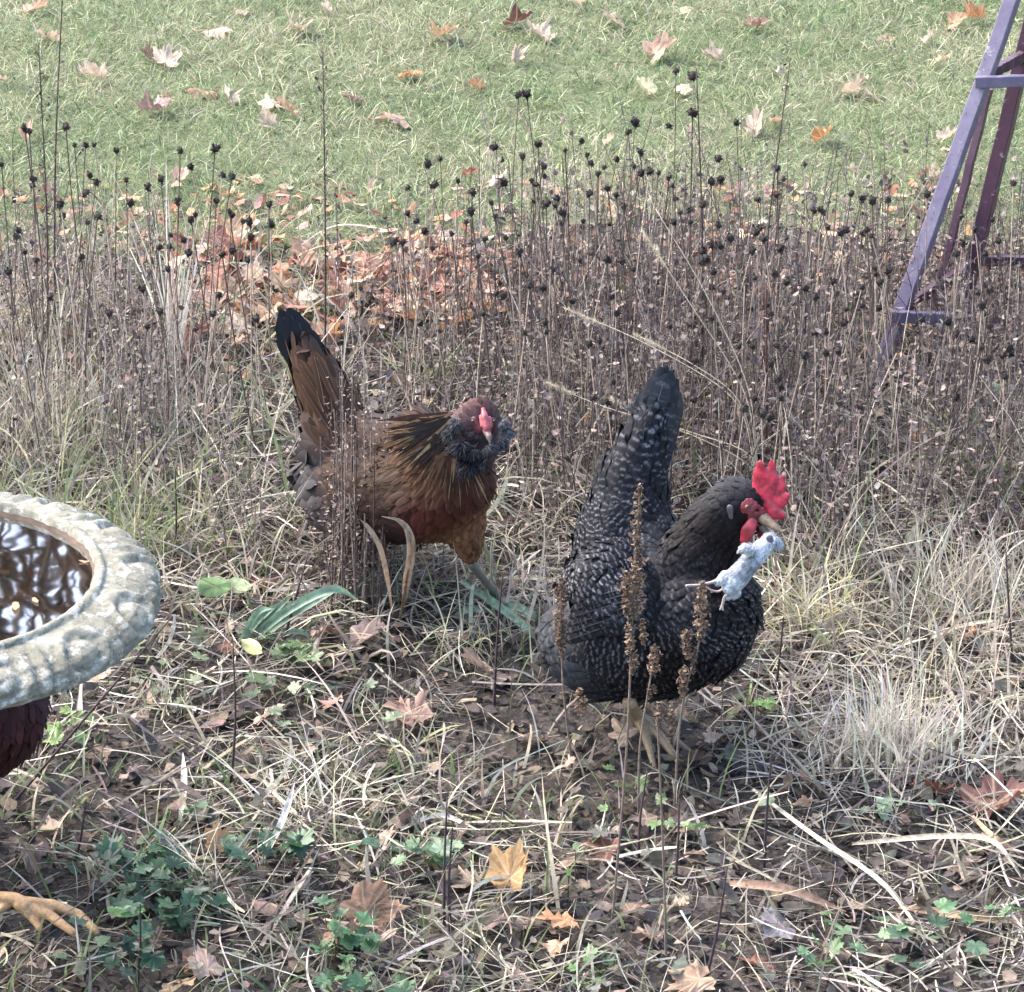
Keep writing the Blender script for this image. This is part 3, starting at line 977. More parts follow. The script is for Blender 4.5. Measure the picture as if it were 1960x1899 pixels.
UNI = {(993, 181): 'pale stalk with a black seed head high against the lawn, left of its twin',
       (1008, 180): 'pale stalk with a black seed head high against the lawn, right of its twin',
       (1294, 136): 'highest of all the black seed heads, left of the tall bare twig',
       (1326, 145): 'black seed head touching the tall bare twig near its top',
       (1326, 215): 'black seed head left of the tall bare twig, on a slanting stalk',
       (1410, 235): 'black seed head on a curved dark stalk right of the tall bare twig',
       (1281, 241): 'fat black seed head standing alone against the lawn, centre right',
       (1215, 233): 'small black seed head behind and above an elongated one',
       (1203, 252): 'elongated black seed head rising over the middle of the stand',
       (345, 288): 'fat black seed head on a leaning stalk, left part of the lawn',
       (412, 284): 'round black seed head against the lawn, rightmost high one on the left side',
       (414, 384): 'long black seed head in front of a tan upright leaf',
       (963, 350): 'large black seed head on a straight dark stalk at the left of the stand',
       (1775, 372): 'black seed head just left of the sloping trellis post'}
for px, py in heads:
    if 1640 < px < 1730 and 600 < py < 760: continue
    zb = 0.37 if py < 420 else (0.33 if py < 560 else 0.27)
    if py < 260: zb = 0.44
    z = zb + random.uniform(-0.035, 0.035)
    P = G(px, py, z)
    u = (px, py) in UNI
    for _ in range(60):
        hi = random.randrange(8)
        s = random.choice((0.68, 0.84, 1.0)) * (1.25 if u else 1)
        lean = random.choice((-1, 0, 1))
        pale = random.random() < .4
        if u:
            lab = UNI[(px, py)]
            break
        sz = {0.68: 'small', 0.84: 'midsize', 1.0: 'large'}[s]
        if HT[hi] > 1.2: sz += ' long'
        hgt = 'high' if py < 345 else ('mid-height' if py < 470 else ('low' if py < 590 else 'lowest'))
        lab = f"{sz} seed head, {'pale' if pale else 'dark'} {('left-leaning', 'upright', 'right-leaning')[lean + 1]} stalk, {hgt}, {place_words(px, py)}"
        if fresh(lab): break
    bx, by = P[0] - lean * 0.04 + random.gauss(0, 0.006), P[1] + random.gauss(0.0, 0.035)
    base = np.array([bx, by, gz(bx, by) - 0.004])
    t = empty('seed_stalk', base, lab, 'dead flower', 'black seed heads on dead stalks')
    mid = base * 0.45 + P * 0.55 + np.array([random.gauss(0, .008), random.gauss(0, .008), 0])
    acc = Acc()
    rr = random.uniform(0.0008, 0.0013)
    cst = random.choice([(0.30, 0.24, 0.19), (0.38, 0.31, 0.25)] if pale else [(0.10, 0.075, 0.06), (0.06, 0.045, 0.04)])
    tube(acc, smooth_path([base, mid, P], 3), rr, cst, 3, False)
    child(acc.build('stem', M_STEM), t)
    h = bpy.data.objects.new('seed_head', HEADS[hi])
    COL.objects.link(h)
    h.location = P
    h.scale = (s * .9, s * .9, s * .9)
    h.rotation_euler = (random.gauss(0, .35), random.gauss(0, .35), random.uniform(0, 6.28))
    child(h, t)

# ------------------------------------------------------------------ tall twiggy stalks
def fuzzy_twig(pts, label, r=0.0013, col=(0.07, 0.05, 0.045), twigs=0, tl=0.02, group='tall bare stalks', name='bare_stalk', bits=0, span=(0.4, 1.0)):
    P = smooth_path(pts, 6)
    t = empty(name, P[0], label, 'dead stalk', group)
    acc = Acc()
    tube(acc, P, np.linspace(r * 1.3, r * 0.5, len(P)), col, 4)
    child(acc.build('stem', M_STEM), t)
    if twigs:
        acc = Acc()
        idx = rng.uniform(span[0], span[1], twigs) * (len(P) - 1)
        i0 = np.clip(idx.astype(int), 0, len(P) - 2); fr = (idx - i0)[:, None]
        root = P[i0] * (1 - fr) + P[i0 + 1] * fr
        stems(acc, root, rng.uniform(0, 6.28, twigs), rng.uniform(.3, .9, twigs), rng.uniform(-.6, .3, twigs), rng.normal(0, .5, twigs),
              rng.uniform(.3, 1, twigs) * tl, np.full(twigs, r * 0.28), pick([col], twigs), 2)
        if bits:
            j = rng.integers(0, twigs, bits)
            flakes(acc, OVALS[:2], root[j] + rng.normal(0, tl * 0.45, (bits, 3)), rng.uniform(.0018, .0045, bits), pick([np.array(col) * .9], bits), 1.5)
        child(tag(acc.build('side_twigs', M_STEM), kind='stuff'), t)
    return t


def up(px0, py0, px1, py1, dy=0.0, bend=0.0):
    """ground point under (px0,py0) and a tip seen at (px1,py1), dy farther away"""
    a = G(px0, py0); a[2] = gz(a[0], a[1]) - 0.005
    b_ = at(px1, py1, a[1] + dy)
    m = (a + b_) / 2 + np.array([bend, 0, 0])
    return [a, m, b_]


fuzzy_twig(up(104, 640, 122, -60, 0.0, -0.006), 'tall thin dark stalk running out of the top left of the picture', 0.0017)
fuzzy_twig(up(90, 760, 74, 90, 0.0, 0.006), 'tall dark stalk fringed with fine twigs at the far left', 0.0015, twigs=90, tl=0.035, bits=160)
fuzzy_twig(up(622, 760, 618, 100, 0.0, 0.002), 'tall dark stalk with a feathery top behind the russet hen', 0.0014, twigs=80, tl=0.035, bits=120)
fuzzy_twig(up(1345, 740, 1333, 130, 0.0, 0.004), 'tall bare twig right of centre, its top among two seed heads', 0.0016, twigs=20, tl=0.02)
fuzzy_twig(up(1462, 800, 1513, 110, 0.0, -0.014), 'tall curving bare stalk leaning right, between seed heads and trellis', 0.0014, twigs=34, tl=0.03, bits=40)
fuzzy_twig(up(1466, 900, 1466, 540, 0.0, 0.001), 'reddish straight stalk rising behind the comb of the black hen', 0.0022, col=(0.13, 0.06, 0.05))
fuzzy_twig(up(1555, 760, 1605, 330, 0.0, 0.006), 'thin twiggy stalk between the tall curving stalk and the trellis', 0.0010, twigs=20, tl=0.03)
fuzzy_twig(up(215, 690, 222, 300, 0.0, 0.002), 'straight dark stalk left of the fan of bleached grass', 0.0012)
BK = 'short dark stalks in the front of the bed'
for a_, l_ in [((440, 1520, 446, 1235), 'dark upright stalk right of the bird bath rim'), ((945, 1350, 962, 1095), 'dark stalk beside the grey green leg of the russet hen'),
               ((850, 1790, 856, 1525), 'dark stalk in the foreground, left of a close pair'), ((862, 1792, 866, 1585), 'dark stalk in the foreground, right of a close pair'),
               ((1462, 1660, 1478, 1430), 'dark stalk right of centre behind the pale tan leaf tip'), ((8, 1560, 330, 1180), 'long dark stalk leaning right in front of the bird bath'),
               ((140, 1660, 165, 1530), 'short dark stub left of the green weeds'), ((1345, 1899, 1392, 1660), 'dark reddish stalk leaning right at the bottom edge'),
               ((1222, 1650, 1238, 1480), 'reddish dark stub below the tan foot'), ((1290, 1700, 1300, 1530), 'thin dark stub near the middle of the foreground'),
               ((535, 1250, 590, 1060), 'dark thin stalk crossing the green strap leaves'), ((1940, 1300, 1925, 1050), 'dark stalk at the right edge'),
               ((330, 1100, 335, 900), 'dark stalk in the grass behind the bird bath'), ((260, 1890, 268, 1730), 'thin dark stalk by the yellow foot'),
               ((1480, 1340, 1500, 1180), 'dark twig beside the breast of the black hen')]:
    fuzzy_twig(up(*a_, 0.0, random.gauss(0, .003)), l_, 0.0017, col=(0.055, 0.035, 0.04), group=BK, name='short_stalk')

# brown seed spikes before the black hen
def spike(base_px, pts, label, blobs):
    g = G(*base_px); g[2] = gz(g[0], g[1]) - 0.004
    Y = g[1]
    P = smooth_path([g] + [at(x_, y_, Y) for x_, y_ in pts], 5)
    t = empty('dried_flower_spike', g, label, 'dried flower', 'brown dried flower spikes in front of the black hen')
    acc = Acc()
    tube(acc, P, np.linspace(0.0017, 0.0011, len(P)), (0.17, 0.13, 0.10), 5)
    child(acc.build('stem', M_STEM), t)
    for (x0, y0, x1, y1, w) in blobs:
        a, b_ = at(x0, y0, Y), at(x1, y1, Y)
        L = np.linalg.norm(b_ - a)
        wr = w * 0.5 * pxm(a)
        nb = int(2600 * L * (wr / 0.01) / 1.0) + 60
        acc = Acc()
        s = rng.uniform(0, 1, nb)
        lump = 0.72 + 0.28 * np.sin(s * L * 420 + rng.uniform(0, 6))
        rad = wr * np.sqrt(rng.uniform(0.02, 1, nb)) * lump * np.clip(1.15 - np.abs(2 * s - 1) ** 3, 0.3, 1)
        th = rng.uniform(0, 6.283, nb)
        C = a + (b_ - a) * s[:, None] + np.stack([np.cos(th) * rad, np.sin(th) * rad, 0 * rad], -1)
        flakes(acc, OVALS + SCRAPS, C, rng.uniform(0.0018, 0.0046, nb), pick([(0.17, 0.115, 0.08), (0.23, 0.16, 0.11), (0.115, 0.08, 0.058), (0.32, 0.24, 0.17)], nb, 0.2, [.35, .3, .25, .1]), 1.4)
        o = acc.build('seed_cluster', M_PLANT)
        child(o, t)
    return t


spike((1172, 1760), [(1195, 1500), (1204, 1350), (1212, 1150), (1226, 930)], 'tallest brown dried flower spike, crossing the wing of the black hen',
      [(1224, 925, 1218, 1050, 30), (1222, 1050, 1216, 1185, 46), (1196, 1092, 1200, 1180, 30), (1205, 1185, 1208, 1260, 26), (1216, 1255, 1210, 1290, 24), (1230, 1185, 1232, 1235, 14)])
spike((1098, 1480), [(1085, 1380), (1076, 1280), (1074, 1105)], 'brown dried flower spike over the grey rump of the black hen',
      [(1076, 1105, 1068, 1235, 34), (1075, 1180, 1076, 1260, 22), (1108, 1320, 1112, 1372, 32)])
spike((1290, 1560), [(1300, 1400), (1315, 1310), (1338, 1230), (1347, 1112)], 'brown dried flower spike just under the feet of the dead mouse',
      [(1345, 1112, 1340, 1225, 38), (1312, 1205, 1318, 1262, 26), (1310, 1275, 1306, 1335, 28), (1332, 1240, 1326, 1290, 10)])
spike((1222, 1560), [(1225, 1430), (1240, 1330), (1256, 1240)], 'short brown dried flower spike between the two taller ones', [(1254, 1235, 1250, 1295, 28), (1250, 1312, 1244, 1335, 18)])
spike((1275, 1850), [(1272, 1700), (1265, 1520), (1258, 1370)], 'thin brown dead flower stem below the belly of the black hen', [(1262, 1345, 1262, 1390, 22), (1286, 1360, 1284, 1420, 18)])
# the brown stalk bundle before the russet hen
for k in range(46):
    for _ in range(60):
        bx, by = random.uniform(625, 728), random.uniform(1110, 1200)
        tx = bx + random.gauss(4, 15)
        ty = by - random.uniform(140, 520)
        if bx < 650: ty = by - random.uniform(120, 330)
        cw, cv = random.choice([('dark', (0.075, 0.055, 0.05)), ('brown', (0.12, 0.088, 0.078)), ('grey brown', (0.18, 0.14, 0.12)), ('pale', (0.27, 0.22, 0.185))])
        hw_ = 'short' if by - ty < 220 else ('tall' if by - ty > 380 else 'mid-height')
        lw = 'left-leaning' if tx - bx < -8 else ('right-leaning' if tx - bx > 14 else 'upright')
        lab = f"{hw_} {cw} {lw} stalk in the bundle before the russet hen, {('left side', 'middle', 'right side')[min(2, int((bx - 625) / 35))]}"
        if fresh(lab): break
    fuzzy_twig(up(bx, by, tx, ty, 0.0, random.gauss(0, .004)), lab, 0.0012, col=cv, twigs=26, tl=0.026, bits=46,
               group='bundle of brown stalks before the russet hen', name='thin_stalk', span=(0.2, 1))

# ------------------------------------------------------------------ grass clumps and strap leaves
def clump(px, py, n, label, cat='grass clump', L=(0.12, 0.26), spread=0.02, tilt=(0.0, 0.6), curl=(0.2, 1.4), head=None, cols=PALE, w=(0.0015, 0.004), name='grass_clump', z=0.0, seg=7):
    P = G(px, py)
    rx, ry = P[0] + rng.normal(0, spread, n), P[1] + rng.normal(0, spread, n)
    acc = Acc()
    h = rng.uniform(0, 6.28, n) if head is None else rng.normal(head[0], head[1], n)
    ribbons(acc, pos(rx, ry, z), h, rng.uniform(*tilt, n), rng.uniform(*curl, n), rng.normal(0, .3, n), rng.uniform(*L, n), rng.uniform(*w, n), pick(cols, n), seg)
    o = acc.build(name, M_GRASS)
    return tag(o, label, cat)


clump(1690, 1450, 240, 'bright bleached grass clump standing right of the black hen', L=(0.05, 0.15), spread=0.035, tilt=(0, 0.4), curl=(-.4, .8), cols=PALE)
clump(1760, 1470, 80, 'bleached grass clump leaning over near the right side', L=(0.05, 0.15), spread=0.04, tilt=(0, 0.5), curl=(-.4, .8), cols=PALE)
clump(1570, 1215, 150, 'heap of yellow hay hanging down behind the dead mouse', L=(0.06, 0.16), spread=0.035, tilt=(0.05, 0.8), curl=(.4, 2.2),
      cols=[(.55, .5, .28), (.62, .56, .36), (.45, .45, .22), (.70, .62, .44)], w=(.001, .003))
clump(230, 1090, 120, 'green and yellow grass tuft behind the bird bath rim', L=(0.08, 0.2), spread=0.04, tilt=(0, 0.5), cols=[(.24, .3, .12), (.4, .4, .2), (.16, .24, .09)], w=(.001, .0028))
clump(60, 1080, 60, 'long green grass tuft at the left edge above the bird bath', L=(0.12, 0.26), spread=0.03, cols=[(.16, .24, .10), (.3, .32, .16)], w=(.0015, .0035))
clump(1935, 960, 60, 'green bladed tuft at the right edge', L=(0.1, 0.24), spread=0.03, tilt=(0, .7), curl=(.4, 1.6), head=(2.4, .8), cols=[(.18, .24, .10), (.34, .36, .18)], w=(.0015, .004))
clump(815, 745, 46, 'pale green arching grass tuft behind the back of the russet hen', L=(0.06, 0.16), spread=0.02, tilt=(0, .7), curl=(.5, 1.8), cols=[(.4, .42, .26), (.6, .58, .42), (.2, .26, .12)], w=(.0015, .004))
clump(600, 620, 120, 'dark green grass tuft at the lawn edge behind the tail of the russet hen', L=(0.04, 0.10), spread=0.03, cols=[(.12, .16, .06), (.22, .24, .12)], w=(.001, .0025))
clump(335, 740, 26, 'fan of tall bleached grass blades left of the russet hen', L=(0.20, 0.42), spread=0.008, tilt=(0, .22), curl=(0, .4), cols=[(.74, .70, .60), (.6, .56, .45)], w=(.002, .005))
clump(40, 700, 60, 'tall pale grass clump at the left edge of the bed', L=(0.12, 0.3), spread=0.03, tilt=(0, .35), cols=STRAW[:3], w=(.001, .003))
clump(395, 1700, 34, 'bleached straw tuft among the green weeds in the foreground', L=(0.06, 0.14), spread=0.012, tilt=(.2, 1.0), curl=(.2, 1), cols=PALE, w=(.0012, .003))
clump(600, 1560, 60, 'pale straw tuft fanning out in the left foreground', L=(0.07, 0.17), spread=0.03, tilt=(.4, 1.2), curl=(.1, .8), cols=PALE, w=(.001, .003))
clump(1560, 1460, 60, 'crossed bleached stems on the ground right of the black hen', L=(0.08, 0.18), spread=0.04, tilt=(.6, 1.3), curl=(0, .5), cols=PALE, w=(.001, .0035))
clump(900, 1240, 60, 'pale grass tuft at the foot of the russet hen', L=(0.05, 0.12), spread=0.04, tilt=(0, .9), cols=[(.6, .56, .4), (.45, .45, .28)], w=(.001, .003))
clump(1850, 1380, 60, 'pinkish straw tuft near the right edge', L=(0.06, 0.15), spread=0.05, tilt=(0, .7), cols=[(.5, .4, .3), (.62, .52, .42)], w=(.001, .003))


def strap(pts, w, col, name, parent=None, prof=None, droop=0.35, mat=None):
    """one broad blade through world points, with a keel fold"""
    P = smooth_path(pts, 5)
    n = len(P)
    d = np.gradient(P, axis=0); d /= np.linalg.norm(d, axis=1)[:, None]
    view = np.array([0.1, -0.75, 0.65])
    s = np.cross(d, view); s /= np.linalg.norm(s, axis=1)[:, None]
    nn = np.cross(s, d)
    t = np.linspace(0, 1, n)
    pr = np.clip(np.minimum(0.55 + 2.0 * t, (1.02 - t) * 3.0), 0.05, 1) if prof is None else prof(t)
    acc = Acc()
    L = P + s * (w / 2 * pr)[:, None]; Rr = P - s * (w / 2 * pr)[:, None]; C = P - nn * (w * droop * pr)[:, None]
    V = np.stack([L, C, Rr], 1).reshape(-1, 3)
    F = []
    for i in range(n - 1):
        a = i * 3
        F += [[a, a + 1, a + 4, a + 3], [a + 1, a + 2, a + 5, a + 4]]
    c = np.clip(np.tile(np.array(col), (len(V), 1)) * (1 + 0.1 * rng.standard_normal((len(V), 1))), 0, 1)
    acc.add(V, F, c)
    return acc.build(name, mat or M_GREEN, parent)


GB = (0.20, 0.31, 0.21)
t = empty('strap_leaf_plant', G(450, 1245), 'blue green strap leaved plant with arching leaves right of the bird bath', 'plant')
for pts, w in [([(448, 1250, 0), (500, 1190, .05), (560, 1140, .09)], .012), ([(455, 1250, 0), (540, 1175, .07), (635, 1128, .11), (688, 1150, .08)], .012),
               ([(452, 1250, 0), (520, 1200, .04), (600, 1150, .08), (650, 1128, .10)], .013), ([(460, 1252, 0), (530, 1215, .03), (580, 1210, .03), (600, 1235, 0.01)], .007),
               ([(450, 1252, 0), (490, 1190, .05), (540, 1150, .08)], .010), ([(450, 1252, 0), (490, 1175, .07), (522, 1165, .09)], .009)]:
    strap([G(x_, y_, z_) for x_, y_, z_ in pts], w, GB, 'leaf', None).parent = t
for o in [o for o in COL.objects if o.parent is t]:
    o.matrix_parent_inverse = Matrix.Translation(t.location).inverted()
t = empty('strap_leaf_plant', G(900, 1130), 'strap leaved plant whose leaves lie beside the foot of the russet hen', 'plant')
for pts, w in [([(880, 1110, 0.02), (940, 1150, .03), (1000, 1195, .02), (1022, 1222, .005)], .012), ([(930, 1165, 0.0), (980, 1160, .03), (1018, 1175, .03), (1024, 1190, .015)], .011),
               ([(870, 1180, 0.0), (900, 1165, .02), (940, 1172, .01)], .010)]:
    child(strap([G(x_, y_, z_) for x_, y_, z_ in pts], w, GB, 'leaf'), t)
Y = G(760, 1190)[1]
t = empty('dry_strap_leaf', G(762, 1185), 'bent dry tan leaf blades hooking over in front of the russet hen', 'dry leaf blade')
for pts in ([(765, 1185), (782, 1110), (790, 1040), (770, 1000), (730, 988)], [(752, 1180), (742, 1110), (728, 1050), (705, 1010), (690, 995)], [(770, 1170), (776, 1110), (784, 1060), (778, 1015), (752, 992)]):
    child(strap([at(x_, y_, Y - .16 * min(1, (1190 - y_) / 100)) for x_, y_ in pts], 0.0072, (0.27, 0.21, 0.155), 'blade', mat=M_PLANT, droop=.25), t)
DB = [([(1440, 1510, .02), (1560, 1600, .04), (1700, 1700, .03), (1800, 1850, .01)], .006, (.66, .60, .46), 'long pale straw blade running diagonally through the right foreground'),
      ([(1630, 1615, .01), (1800, 1600, .05), (1900, 1610, .06), (1955, 1680, .03)], .007, (.62, .54, .40), 'pale arched blade at the right side of the foreground'),
      ([(1720, 1735, .01), (1850, 1752, .02), (1990, 1768, .02)], .010, (.50, .36, .22), 'broad tan blade lying at the lower right edge'),
      ([(1390, 1690, .01), (1500, 1700, .03), (1620, 1745, .01)], .011, (.34, .22, .16), 'brown blade lying flat in the lower right foreground'),
      ([(1860, 1560, .03), (1900, 1600, .05), (1960, 1640, .02)], .008, (.48, .34, .22), 'tan blade curving over the large dark red brown leaf'),
      ([(760, 1590, .01), (840, 1560, .02), (920, 1590, .01)], .006, (.74, .70, .58), 'short white blade on dark soil left of centre'),
      ([(345, 1570, .01), (352, 1500, .03), (350, 1440, .05)], .008, (.76, .72, .60), 'upright white stub blade below the bird bath'),
      ([(500, 1650, .01), (540, 1570, .04), (565, 1495, .07)], .008, (.76, .73, .66), 'broad white blade rising above the green weeds'),
      ([(345, 575, .02), (400, 573, .03), (430, 575, .02)], .008, (.72, .66, .48), 'cream blade lying across the leaf drift'),
      ([(340, 540, .02), (430, 530, .03), (540, 520, .02)], .004, (.72, .64, .50), 'long thin cream stem over the leaf drift'),
      ([(560, 480, .02), (640, 432, .10), (740, 440, .12), (830, 475, .08)], .0025, (.55, .48, .38), 'thin arching stem over the lawn edge in the centre')]
for pts, w, c_, lab in DB:
    o = strap([G(x_, y_, z_) for x_, y_, z_ in pts], w, c_, 'straw_stem', mat=M_PLANT)
    tag(o, lab, 'dry blade', 'single dry blades lying in the bed')

# foxtails fanning from behind the comb of the black hen
clump(1860, 1180, 200, 'tall pale straw stand at the right side between trellis and front leaves', L=(0.08, 0.2), spread=0.06, tilt=(0, .5), curl=(0, 1.0), cols=STRAW[:3] + PALE[:1], w=(.001, .0028))
clump(90, 860, 200, 'tall pale straw stand at the left edge behind the bird bath', L=(0.10, 0.24), spread=0.07, tilt=(0, .45), curl=(0, 1.0), cols=STRAW[:3] + PALE[:1], w=(.001, .0028))
t = empty('foxtail_grass', G(1452, 1010), 'fan of foxtail grass stems with fuzzy tips behind the comb of the black hen', 'grass plant')
Yf = G(1452, 1010)[1]
for tip, mids in [((1080, 590), [(1440, 870), (1400, 760), (1240, 660)]), ((1045, 732), [(1442, 880), (1330, 830), (1160, 780)]), ((1215, 640), [(1444, 870), (1412, 765), (1330, 700)]),
                  ((1228, 440), [(1446, 860), (1420, 740), (1320, 580)]), ((1255, 400), [(1448, 860), (1428, 730), (1350, 560)]), ((1170, 762), [(1440, 900), (1340, 840), (1230, 800)])]:
    P = smooth_path([at(1452, 1000, Yf)] + [at(x_, y_, Yf + .02) for x_, y_ in mids] + [at(*tip, Yf + .04)], 6)
    acc = Acc(); tube(acc, P, np.linspace(.0012, .0006, len(P)), (.56, .48, .34), 3)
    child(acc.build('stem', M_STEM), t)
    if tip in ((1080, 590), (1045, 732), (1215, 640), (1170, 762), (1228, 440)):
        nb = 420
        u_ = rng.uniform(0, 1, nb)
        a, b_ = P[-1], P[-4]
        C = a + (b_ - a) * u_[:, None]
        dirs = rng.standard_normal((nb, 3)) + 0.6 * (a - b_) / np.linalg.norm(a - b_)
        h = np.arctan2(dirs[:, 1], dirs[:, 0]); tl_ = np.arccos(dirs[:, 2] / np.linalg.norm(dirs, axis=1))
        acc = Acc()
        ribbons(acc, C, h, tl_, np.zeros(nb), np.zeros(nb), rng.uniform(.004, .009, nb), np.full(nb, .0006), pick([(.66, .58, .42)], nb), 1, floor=False)
        child(acc.build('seed_head', M_GRASS), t)

# ------------------------------------------------------------------ green weeds with leaves as parts
def weed(px, py, spread, n, label, cols=((0.045, 0.10, 0.05), (0.065, 0.13, 0.062), (0.038, 0.08, 0.046)), size=(32, 58), zmax=0.06, group=None, lobed=True):
    P0 = G(px, py)
    t = empty('weed', (P0[0], P0[1], gz(P0[0], P0[1])), label, 'weed', group)
    for k in range(int(n * 1.35)):
        q = G(px + random.gauss(0, spread[0]), py + random.gauss(0, spread[1]), random.uniform(.01, zmax))
        sz = random.uniform(*size) * pxm(q) / 1.6
        tint = np.array(random.choice(cols)) * random.uniform(.8, 1.25)
        if lobed:
            acc = maple(sz, 0.4, tint, int(px) + k * 31, stem=False)
        else:
            acc = Acc(); v, f = leaf_template('oval', random.uniform(.2, .7), k, 12)
            v = v * sz; v[:, 1] *= 1.35
            acc.add(v, f, tint)
        o = acc.build('leaf', M_GREEN)
        o.location = q
        o.rotation_euler = (random.gauss(0.15, .35), random.gauss(0, .35), random.uniform(0, 6.28))
        child(o, t)
        a = Acc()
        g = np.array([(q[0] + P0[0]) / 2, (q[1] + P0[1]) / 2, gz(q[0], q[1])])
        tube(a, smooth_path([g, (g + q) / 2 + [0, 0, .008], q], 2), .0007, (0.12, 0.15, .07), 3, False)
        child(a.build('leaf_stalk', M_GREEN), t)
    return t


weed(250, 1650, (60, 32), 26, 'dark green lobed weed mat left of the bleached tuft in the lower left')
weed(340, 1700, (60, 34), 26, 'dark green lobed weed mat at the lower left, right of the yellow foot')
weed(500, 1630, (46, 18), 14, 'dark green lobed weed right of the upright orange tan leaf')
weed(270, 1800, (50, 40), 14, 'dark green weeds below the yellow foot')
weed(640, 1800, (50, 40), 15, 'green weeds in the left half of the foreground beside a wide orange brown leaf', cols=((0.10, 0.2, 0.09), (0.07, 0.14, 0.07)))
weed(780, 1640, (60, 30), 9, 'pale green leaves in straw left of the big cupped leaf', cols=((0.17, 0.27, 0.14), (0.1, .18, .1)))
weed(690, 1880, (60, 20), 9, 'green weeds at the bottom edge left of centre', cols=((0.12, 0.22, 0.1),))
weed(1130, 1868, (22, 18), 7, 'small bright green weed at the bottom centre', cols=((0.16, 0.27, 0.10),), size=(24, 42))
weed(1590, 1820, (34, 36), 9, 'bright green weed in the lower right foreground', cols=((0.16, 0.28, 0.12), (0.12, 0.2, 0.09)), size=(26, 50))
weed(1820, 1790, (60, 40), 12, 'green weeds near the lower right corner', cols=((0.12, 0.22, 0.10), (0.08, 0.14, 0.08)), size=(30, 52))
weed(1690, 1540, (70, 20), 8, 'pale green weed under crossed straw at the right', cols=((0.2, 0.28, 0.17),), size=(24, 40))
weed(1446, 1352, (16, 10), 6, 'small bright green sprig below the breast of the black hen', cols=((0.2, 0.34, 0.09),), size=(18, 30), zmax=.03)
weed(1320, 1578, (30, 12), 5, 'small green sprig on dark mulch in the centre foreground', cols=((0.14, 0.22, 0.09),), size=(22, 36))
weed(130, 1390, (20, 22), 7, 'yellow green sprig right of the third hen under the bird bath', cols=((0.2, 0.3, 0.09), (0.12, .2, .08)), size=(26, 46))
weed(1240, 1440 + 60, (34, 26), 6, 'dull green leaves on the soil just below the tan foot', cols=((0.12, 0.19, 0.08),), size=(22, 36))
weed(560, 1250, (60, 24), 10, 'dark green leaves under the blue green strap plant', cols=((0.07, 0.12, 0.05), (0.12, 0.17, .08)), size=(30, 56))
weed(590, 1335, (80, 22), 9, 'grey green leaves in the bed below the strap plant', cols=((0.17, 0.22, 0.13), (0.1, .14, .08)), size=(24, 46))
weed(400, 870, (12, 18), 5, 'bright yellow green leaf sprig in the brown stalks left of the russet hen', cols=((0.26, 0.38, 0.10),), size=(16, 28), zmax=.1)
weed(330, 1250, (50, 50), 10, 'grey green withered leaves right of the bird bath', cols=((0.16, 0.2, 0.11), (0.24, .25, .17)), size=(26, 46))
weed(1180, 1600, (60, 30), 7, 'grey leaves on dark mulch under the tan foot', cols=((0.14, 0.15, 0.11),), size=(20, 40))


def round_leaf(px, py, w, col, lab, z=0.05, rx=0.5, ry=0., rz=0., asp=1.5, curl=.3):
    P = G(px, py, z)
    v, f = leaf_template('oval', curl, 3, 16)
    v = v * (w * pxm(P) / 2); v[:, 1] *= asp
    g = np.array([P[0], P[1] + .01, gz(P[0], P[1])])
    t = empty('green_leaf_sprig', g, lab, 'green leaf')
    a = Acc(); a.add(v, f, col)
    o = a.build('leaf', M_GREEN); o.location = P; o.rotation_euler = (rx, ry, rz); child(o, t)
    a = Acc(); tube(a, [g, P], .0008, (.12, .12, .07), 4, False); child(a.build('leaf_stalk', M_GREEN), t)


round_leaf(411, 1124, 68, (0.17, 0.27, 0.10), 'round green leaf right of the bird bath rim, left of a pair', rx=0.7)
round_leaf(458, 1122, 56, (0.20, 0.28, 0.12), 'round green leaf right of the bird bath rim, right of a pair', rx=0.5, rz=-.5)
round_leaf(486, 1240, 60, (0.34, 0.36, 0.14), 'yellowish olive leaf hanging below the strap plant', rx=0.8, rz=-.9, asp=1.1)
round_leaf(1088, 1672, 34, (0.26, 0.38, 0.11), 'yellow green leaf standing right of the big cupped leaf, lower of two', rx=1.1, rz=1.5)
round_leaf(1102, 1622, 30, (0.42, 0.52, 0.26), 'pale green leaf standing right of the big cupped leaf, upper of two', rx=1.1, rz=1.2, z=.06)
round_leaf(242, 1745, 74, (0.22, 0.36, 0.13), 'bright green pointed leaf right of the yellow foot', rx=0.4, asp=.9)
round_leaf(640, 1775, 46, (0.2, 0.36, 0.14), 'bright green leaf in the foreground beside brown leaves', rx=0.8, rz=1.4)

round_leaf(1900, 745, 44, (0.25, 0.36, 0.22), 'pale green leaf under an arched white blade near the right edge', rx=.8)
